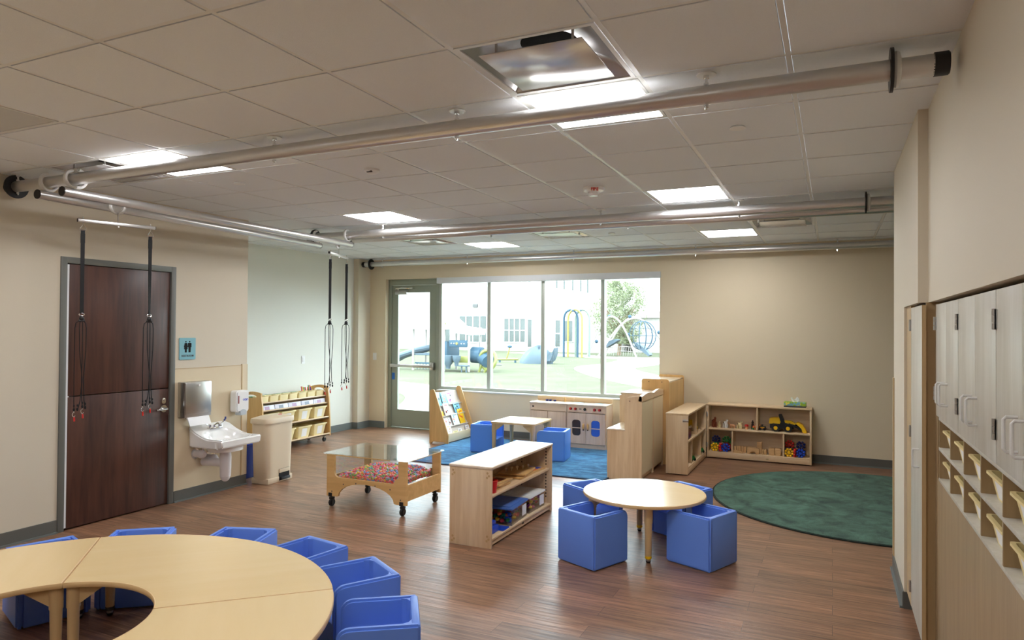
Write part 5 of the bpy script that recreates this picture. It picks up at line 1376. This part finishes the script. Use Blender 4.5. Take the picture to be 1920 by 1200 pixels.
for k, (ya, yb) in enumerate(y_edges):
    t = thing('wall_cabinet', cabl[k], 'cabinet', (DXF, ya, 0), 0, 'upper cabinets in the storage wall')
    W2 = ya-yb
    b = B(); b.box(.02, .60, -W2+.001, -.001, 1.242, 1.262); b.box(.02, .60, -W2+.001, -.001, 1.755, 1.775); b.box(.02, .6, -W2+.001, -W2+.02, 1.262, 1.755); b.box(.02, .6, -.02, -.001, 1.262, 1.755); b.box(.58, .6, -W2+.02, -.02, 1.262, 1.755)
    obj('carcass', b, 'brown_wood', t)
    for s in (0, 1):
        y0_, y1_ = (-W2/2+.001, -.002) if s == 0 else (-W2+.002, -W2/2-.001)
        b = B(); b.box(0, .019, y0_, y1_, 1.24, 1.77, bev=.001); dr = obj('door', b, 'grey_wood', t)
        hy = -W2/2+.05 if s == 0 else -W2/2-.045
        b = B(); b.tube([(0, hy, 1.318), (-.026, hy, 1.318), (-.032, hy, 1.325), (-.032, hy, 1.405), (-.026, hy, 1.412), (0, hy, 1.412)], .0048, 8); obj('handle', b, 'ring', dr)
        for z in (1.68, 1.345):
            hy2 = -.002 if s == 0 else -W2+.002
            b = B(); b.m('steel'); sg = 1 if s == 0 else -1
            for q in range(3): b.cyl((-.005, hy2+.003*sg, z-.033+.022*q+.001), (-.005, hy2+.003*sg, z-.033+.022*q+.021), .0065, 10)
            b.box(-.002, .0, hy2-.016, hy2+.016, z-.03, z+.03); obj('hinge', b, None, dr)
t = thing('cubby_unit', 'two-row cubby shelf for name bins under upper cabinets', 'cubby shelf', (.456, 3.81, 0))
cols_y = [0, -.335, -.67, -1.005, -1.34, -1.675, -2.01, -2.345, -2.68, -3.015]
for k, z in enumerate((.935, 1.080, 1.222)): b = B(); b.box(0, .33, -3.03, .012, z, z+.014, bev=.001); obj('shelf', b, 'grey_wood', t)
for yv in cols_y: b = B(); b.box(.001, .33, yv-.006, yv+.006, .949, 1.222); obj('divider', b, 'brown_wood', t)
b = B(); b.box(.33, .34, -3.03, .012, .935, 1.236); obj('back_panel', b, 'brown_wood', t)
nb = tub('name_bin', 'x', 'storage bin', 'yellow_bin', .235, .28, .086, 'pale yellow name bins in the cubbies', .05, .86)
first = True
for k in range(8):
    for r_ in range(2):
        lab = '%s pale yellow bin from the corner in the cubbies, %s row' % ((ords+['eighth'])[k], ('upper', 'lower')[r_])
        p = (.462+.150, 3.81-.1675-.335*k, (1.0945, .9495)[r_])
        if first: nb.location = p; nb.rotation_euler = (0, 0, R(-90)); nb['label'] = lab; first = False
        else: dup(nb, p, R(-90), lab)
t = thing('lower_panel', 'tall tan wood panel under the cubbies at right edge', 'cabinet panel', (.458, 0, 0))
b = B(); b.box(0, .02, .6, 3.955, .06, .934, bev=.001); obj('panel', b, 'brown_wood', t)
b = B(); b.box(0, .02, 3.868, 3.955, .935, 1.775, bev=.001); obj('filler_panel', b, 'brown_wood', t)
b = B(); b.box(.05, .07, .6, 3.955, 0, .06); obj('toe_kick', b, 'base', t)

# ------------------------------------------------------------------ outdoors
turf = carpet('glare_washed_turf', (.084, .090, .060, 1), (.104, .108, .078, 1), .8, 60, .2)  # washed-out look of outdoor glare is put into the turf colour
turf.node_tree.nodes['Principled BSDF'].inputs['Sheen Weight'].default_value = 0; turf.node_tree.nodes['Principled BSDF'].inputs['Specular IOR Level'].default_value = 0
b = B(); b.m(turf); b.box(-70, 60, 9.62, 90, -.14, -.06); tag(obj('lawn', b), kind='structure')
path_m = plain('pale_concrete', (.20, .17, .15, 1), .9, spec=.1, var=.05)
def ribbon(pts, wd, z0, z1):
    b = B(); pts = [Vector((p[0], p[1], 0)) for p in pts]; sm = []
    for i in range(len(pts)-1):
        p0, p1, p2, p3 = pts[max(i-1, 0)], pts[i], pts[i+1], pts[min(i+2, len(pts)-1)]
        for k in range(8):
            u = k/8; sm.append(.5*((2*p1)+(-p0+p2)*u+(2*p0-5*p1+4*p2-p3)*u*u+(-p0+3*p1-3*p2+p3)*u**3))
    sm.append(pts[-1]); left, right = [], []
    for i, p in enumerate(sm):
        d = (sm[min(i+1, len(sm)-1)]-sm[max(i-1, 0)]).normalized(); n = Vector((-d.y, d.x, 0)); left.append(p+n*wd/2); right.append(p-n*wd/2)
    b.prism([(p.x, p.y) for p in left]+[(p.x, p.y) for p in reversed(right)], z0, z1, 'z'); return b
o = tag(obj('garden_path', ribbon([(-20, 44.5), (-14, 40.6), (-9.9, 38.2), (-8.9, 33.0), (-9.0, 29), (-7.3, 25.2), (-4.5, 21.2), (-1, 17.5), (4, 13)], 2.6, -.06, -.04), path_m, smooth=False), kind='structure')
o = tag(obj('garden_path', ribbon([(-7.2, 11.8), (-9.6, 15.6), (-14.5, 18.0), (-24, 21)], 1.7, -.06, -.038), path_m, smooth=False), kind='structure')
o = tag(obj('garden_path', ribbon([(-12, 40.5), (-4, 39.6), (6, 39)], 1.4, -.06, -.036), path_m, smooth=False), kind='structure')
bw = plain('white_render', (.36, .34, .31, 1), .8)
bwin = plain('tinted_window_glass', (.045, .055, .05, 1), .15, var=.3, vscale=.8)
bt = thing('school_building', 'tall white school building across the playground', 'building', (0, 47, 0))
b = B(); b.m(bw); b.box(-46, -14.3, 0, 10, -.1, 9.5); obj('wall', b, None, bt)
def bwindow(x0, x1, z0, z1, nx, nz=1, door=None):
    b = B(); b.m(bwin); b.box(x0, x1, -.06, 0, z0, z1); wv = obj('window', b, None, bt)
    b = B(); b.m('white_paint')
    for k in range(nx+1): xx = x0+(x1-x0)*k/nx; b.box(xx-.03, xx+.03, -.1, -.05, z0, z1)
    for k in range(nz+1): zz = z0+(z1-z0)*k/nz; b.box(x0, x1, -.1, -.05, zz-.03, zz+.03)
    obj('mullions', b, None, wv)
bwindow(-26.4, -24.0, .55, 2.6, 4, 1); bwindow(-22.55, -20.75, .6, 2.42, 4, 2); bwindow(-20.6, -20.2, .25, 2.35, 1, 1)
bwindow(-18.4, -17.95, .3, 2.3, 1, 2); bwindow(-17.7, -17.0, .7, 2.25, 2, 1); bwindow(-16.9, -16.6, .7, 2.25, 1, 1); bwindow(-28.5, -27.2, .5, 2.6, 2, 1)
for k, x in enumerate((-18.27, -17.68, -17.03, -16.42, -15.9)): bwindow(x-.11, x+.11, 4.55-.09*k, 6.6, 1, 2)
bwindow(-20.6, -20.3, 5.05, 6.6, 1, 1); bwindow(-21.3, -21.1, 5.1, 6.6, 1, 1)
b = B(); b.m('dgrey'); b.box(-25.2, -24.8, -.14, 0, 3.25, 3.5); obj('wall_lamp', b, None, bt)
bt = thing('low_building', 'low flat-roofed pale building beyond the climbing dome', 'building', (0, 50, 0))
b = B(); b.m(bw); b.box(-13.4, 2, 0, 8, -.1, 2.5); obj('wall', b, None, bt)
b = B(); b.m('white_paint'); b.box(-13.7, 2.2, -.3, 8.2, 2.5, 2.95); obj('roof_fascia', b, None, bt)
# tree
leafm = plain('leaf_green', (.15, .17, .09, 1), .7, var=.3, vscale=.5); bark = plain('bark', srgb(110, 90, 70), .9)
t = thing('tree', 'leafy pale green tree behind the climbing dome', 'tree', (-12.6, 43.6, -.06))
tr_ = random.Random(11)
b = B(); b.m(bark); b.tube([(0, 0, 0), (.05, 0, .9), (-.05, .1, 1.6), (0, 0, 2.6)], [.14, .11, .08, .04], 10)
for k in range(14):
    a = tr_.uniform(0, 6.3); h = tr_.uniform(.9, 2.2); b.tube([(0, 0, h), (math.cos(a)*.7, math.sin(a)*.7, h+.7), (math.cos(a)*1.3, math.sin(a)*1.3, h+1.5)], [.05, .03, .012], 6)
obj('trunk', b, None, t)
tb = bmesh.new()
for k in range(15000):
    # crown made of many small leaves clustered on branches
    a = tr_.uniform(0, 6.3); c_ = tr_.random(); z = .75+4.1*tr_.random()**.9
    rmax = 2.15*math.sin(PI*min(1, max(.02, (z-.3)/5.0)))**.7*(.72+.28*math.sin(a*5+z*3))
    r_ = rmax*c_**.45
    p = Vector((math.cos(a)*r_+.3*math.sin(z*2), math.sin(a)*r_, z))
    if noise.noise(p*1.6) < -.22: continue
    s_ = tr_.uniform(.04, .085); q = Euler((tr_.uniform(0, 6), tr_.uniform(0, 6), 0)).to_matrix()
    vs = [tb.verts.new(p+q @ Vector(v)*s_) for v in ((-1, 0, 0), (0, -.45, .1), (1, 0, 0), (0, .45, .1))]
    tb.faces.new(vs)
b = B(); b.m(leafm); b._take(tb); tag(obj('foliage', b, None, t, smooth=False), kind='stuff')
# three hoops
nav = plain('playground_navy', (.026, .060, .092, 1), .6, spec=.25); mint = plain('playground_mint', (.11, .15, .12, 1), .4); plime = plain('playground_lime', (.13, .14, .03, 1), .4); pyel = plain('playground_yellow', (.19, .16, .03, 1), .4); pgrey = plain('playground_slate', (.060, .086, .108, 1), .6, spec=.25)
for lab, mt, x0, dx, y in (('tall navy playground hoop, left of the three', nav, -14.71, .88, 39.0), ('tall yellow playground hoop between the navy and mint ones', pyel, -14.37, .88, 38.8), ('tall mint green playground hoop, right of the three', mint, -14.03, .87, 39.2)):
    t = thing('playground_hoop', lab, 'playground hoop', (x0, y, -.07), 0, 'tall coloured hoops on the lawn')
    pts = [(0, 0, 0), (0, 0, 1.4), (0, 0, 2.3)]+[(dx/2-dx/2*math.cos(R(15*k)), 0, 2.3+.56*math.sin(R(15*k))) for k in range(1, 12)]+[(dx, 0, 2.3), (dx, 0, 1.4), (dx, 0, 0)]
    b = B(); b.m(mt); b.tube(pts, .06, 10); obj('hoop_tube', b, None, t)
    b = B(); b.m(nav); b.sph((dx*.36, -.05, 2.8), .07); obj('nozzle', b, None, t)
# climbing dome with net sphere
t = thing('climbing_dome', 'white arched climbing frame with hanging net sphere', 'climbing frame', (0, 41, -.08))
pw = plain('playground_white', (.28, .26, .24, 1), .4)
def arc(p0, p1, h, n=16): return [tuple(Vector(p0).lerp(Vector(p1), k/n)+Vector((0, 0, h*math.sin(PI*k/n)))) for k in range(n+1)]
for p0, p1, h in (((-13.9, 0, 0), (-10.6, -.6, 0), 2.5), ((-13.2, 1.2, .0), (-9.2, .8, 0), 2.5), ((-12.9, -1, 0), (-9.0, 1.6, 0), 2.4)):
    b = B(); b.m(pw); b.tube(arc(p0, p1, h), .055, 8); obj('arch', b, None, t)
for p in ((-13.3, 0, .95), (-12.45, -.1, 2.5), (-11.3, .4, 2.5), (-11.2, -.3, 1.4), (-9.5, .4, 1.55), (-12.8, 0, 1.9)):
    b = B(); b.m(nav); b.sph(p, .11); obj('joint_ball', b, None, t)
b = B(); b.m(nav)
for k in range(6):
    a = R(30*k); b.tube([(-10.4+.82*math.cos(q)*math.cos(a), .82*math.cos(q)*math.sin(a), 1.35+.88*math.sin(q)) for q in [R(20*j) for j in range(18)]], .022, 6, closed=True)
for z in (-.45, 0, .45):
    rr_ = .82*math.sqrt(1-(z/.88)**2); b.tube([(-10.4+rr_*math.cos(R(20*j)), rr_*math.sin(R(20*j)), 1.35+z) for j in range(18)], .014, 6, closed=True)
obj('net_sphere', b, None, t)
b = B(); b.m(pgrey); b.prism([(-12.9, .5), (-12.7, .9), (-12.0, 1.12), (-11.8, 1.05), (-12.5, .62)], -.4, .3, 'y'); obj('climbing_panel', b, None, t)
b = B(); b.m(pgrey); b.prism([(-10.7, .9), (-10.3, .68), (-9.85, .2), (-9.95, .12), (-10.4, .45), (-10.8, .72)], -.4, .3, 'y'); obj('climbing_panel', b, None, t)
b = B(); b.m(pw)
for k in range(9): x = -12.8+.3*k; b.tube([(x, 0, .1), (x+.06, 0, .65)], .012, 6); b.tube([(x, .5, .1), (x+.06, .5, .7)], .012, 6)
b.tube([(-12.9, 0, .55), (-11.6, 0, .68), (-10.4, 0, .6)], .015, 6); b.tube([(-12.9, 0, .3), (-11.6, 0, .4), (-10.4, 0, .3)], .015, 6); obj('rope_bridge', b, None, t)
# playhouse structure
t = thing('play_structure', 'navy and lime play structure with slide, canopies and drums', 'play structure', (0, 24, -.08))
b = B(); b.m('white_paint'); b.prism([(-15.4, 1.75), (-14.15, 2.36), (-13.5, 1.85), (-13.5, 1.68), (-14.3, 1.66), (-15.4, 1.68)], -.9, .6, 'y'); obj('canopy', b, None, t)
b = B(); b.m('white_paint'); b.prism([(-13.5, 1.82), (-12.56, 1.68), (-12.6, 1.46), (-13.5, 1.55)], -.7, .5, 'y'); obj('canopy', b, None, t)
b = B(); b.m(plime); b.prism([(-14.3, 2.15), (-14.15, 2.38), (-13.55, 1.9), (-13.6, 1.86), (-14.12, 2.22)], -.95, -.9, 'y'); obj('gable_trim', b, None, t)
for x in (-15.3, -13.85, -12.75):
    for y in (-.55, .4): b = B(); b.m(pw); b.cyl((x, y, 0), (x, y, 1.75), .045, 10); obj('post', b, None, t)
b = B(); b.m(nav); b.box(-13.62, -12.8, -.62, -.55, .98, 1.25, bev=.03); b.m(pyel); b.cyl((-13.25, -.65, 1.12), (-13.25, -.62, 1.12), .05, 14); b.m(pw)
for x in (-13.5, -13.38, -13.05, -12.93): b.cyl((x, -.63, 1.12), (x, -.62, 1.12), .028, 10)
obj('activity_panel', b, None, t)
b = B(); b.m(nav); b.box(-13.9, -13.7, -.6, .4, .55, 1.2, bev=.03); obj('wall_panel', b, None, t)
b = B(); b.m(nav); b.box(-14.25, -13.95, -.62, -.57, .75, 1.4, bev=.03); b.m(plime); b.tube([(-14.08+.11*math.cos(R(20*j)), -.64, 1.2+.11*math.sin(R(20*j))) for j in range(18)], .02, 6, closed=True); obj('wheel_panel', b, None, t)
b = B(); b.m(pgrey); b.box(-15.3, -13.8, -.5, .4, .62, .70, bev=.02); b.box(-13.8, -12.8, -.5, .4, .42, .5, bev=.02); obj('deck', b, None, t)
b = B(); b.m(plime); b.box(-13.72, -12.78, -.6, -.54, .38, .64, bev=.02); obj('lime_rail', b, None, t)
for x, r_, h0 in ((-13.47, .2, .15), (-13.1, .16, .26)):
    b = B(); b.m(pgrey); b.lathe([(0, h0), (r_*.45, h0), (r_*.5, h0+.12), (r_*.9, h0+.22), (r_, .6), (r_, .66), (0, .66)], 20, c=(x, -.9, 0)); obj('drum', b, None, t)
b = B(); b.m(pgrey)
b.tube([(-14.6, -.1, .95), (-15.3, -.1, .82), (-16.0, -.2, .6), (-16.5, -.3, .3), (-16.8, -.3, .12)], [.24, .27, .27, .24, .2], 12, flat=(1.0, .55)); obj('slide', b, None, t)
b = B(); b.m(plime)
b.tube(arc((-14.2, -1.0, 0), (-13.65, -1.0, 0), .55, 10), .03, 6) ; obj('ladder_arch', b, None, t)
b = B(); b.m(pgrey)
for k in range(6): b.box(-14.2+.02*k, -13.72-.03*k, -1.05, -.95, .06+.11*k, .12+.11*k, bev=.01)
obj('climber_steps', b, None, t)
b = B(); b.m(nav); b.cyl((-12.85, -.1, .68), (-12.38, -.1, .66), .32, 24, bev=.03); obj('tunnel', b, None, t)
b = B(); b.m(plime); b.tube([(-12.0+.33*math.cos(a), -.4+.06*math.sin(a*2), .5+.38*math.sin(a)) for a in [R(18*k) for k in range(20)]], .07, 8, closed=True); b.tube([(-12.25, -.4, .35), (-12.4, -.4, 0)], .05, 8); b.tube([(-12.05, -.4, .2), (-12.15, -.4, 0)], .05, 8); obj('slide_exit_ring', b, None, t)
b = B(); b.m(nav); b.tube([(-12.3, -.2, .6), (-12.1, -.3, .5), (-11.98, -.4, .44)], [.3, .3, .26], 14); obj('tube_slide', b, None, t)
b = B(); b.m(pgrey); b.box(-13.0, -12.6, -.95, -.75, .25, .3, bev=.01); b.cyl((-12.9, -.85, 0), (-12.9, -.85, .25), .03); b.cyl((-12.7, -.85, 0), (-12.7, -.85, .25), .03); obj('step_seat', b, None, t)
b = B(); b.m(nav)
for k in range(5): b.tube([(-15.2+.14*k, -.4, .05), (-15.2+.14*k, -.4, .3)], .012, 6)
b.box(-15.3, -14.6, -.42, -.38, .28, .34); obj('low_rail', b, None, t)
# boulder climber and spring arm
t = thing('boulder_climber', 'slate blue wavy boulder climber on the lawn', 'play sculpture', (-13.2, 31, -.1))
b = B(); b.m(pgrey)
def rock(u, v):
    a = 2*PI*u; z = math.sin(v*PI/2); rr_ = math.cos(v*PI/2)
    return Vector(((.85+.1*math.sin(3*a))*rr_*math.cos(a)+.25*z, .5*rr_*math.sin(a), .85*z*(1+.12*math.sin(a*4+v*5))))
b.grid(rock, 40, 10, True); obj('boulder', b, None, t)
b = B(); b.m(pgrey); b.prism([(.35, .1), (.95, .15), (1.1, .5), (1.12, .85), (1.0, .6), (.8, .45), (.5, .4)], -.3, .3, 'y', bev=.04); obj('wing', b, None, t)
t = thing('balance_beam', 'lime green balance beam with spring arm beside the boulder', 'play equipment', (-15.25, 31, -.1))
b = B(); b.m(plime); b.tube([(0, 0, .18), (.5, 0, .2), (1.15, 0, .22)], .05, 8); obj('beam', b, None, t)
b = B(); b.m(pyel); b.tube([(.5, 0, .2), (.62, 0, .5), (.68, 0, .78)], .035, 8); b.m(nav); b.sph((.7, 0, .84), .09, (1.4, 1, .8)); obj('spring_arm', b, None, t)
for x in (.15, 1.0): b = B(); b.m(nav); b.cyl((x, 0, 0), (x, 0, .16), .05, 10); obj('footing', b, None, t)
b = B(); b.m('dgrey'); b.sph((0, 0, .03), .1, (1.8, 1, .5)); o = tag(obj('stepping_stone', b), 'small dark stepping stone lying on the lawn', 'stepping stone'); o.location = (-13.9, 31-2.6, -.07)
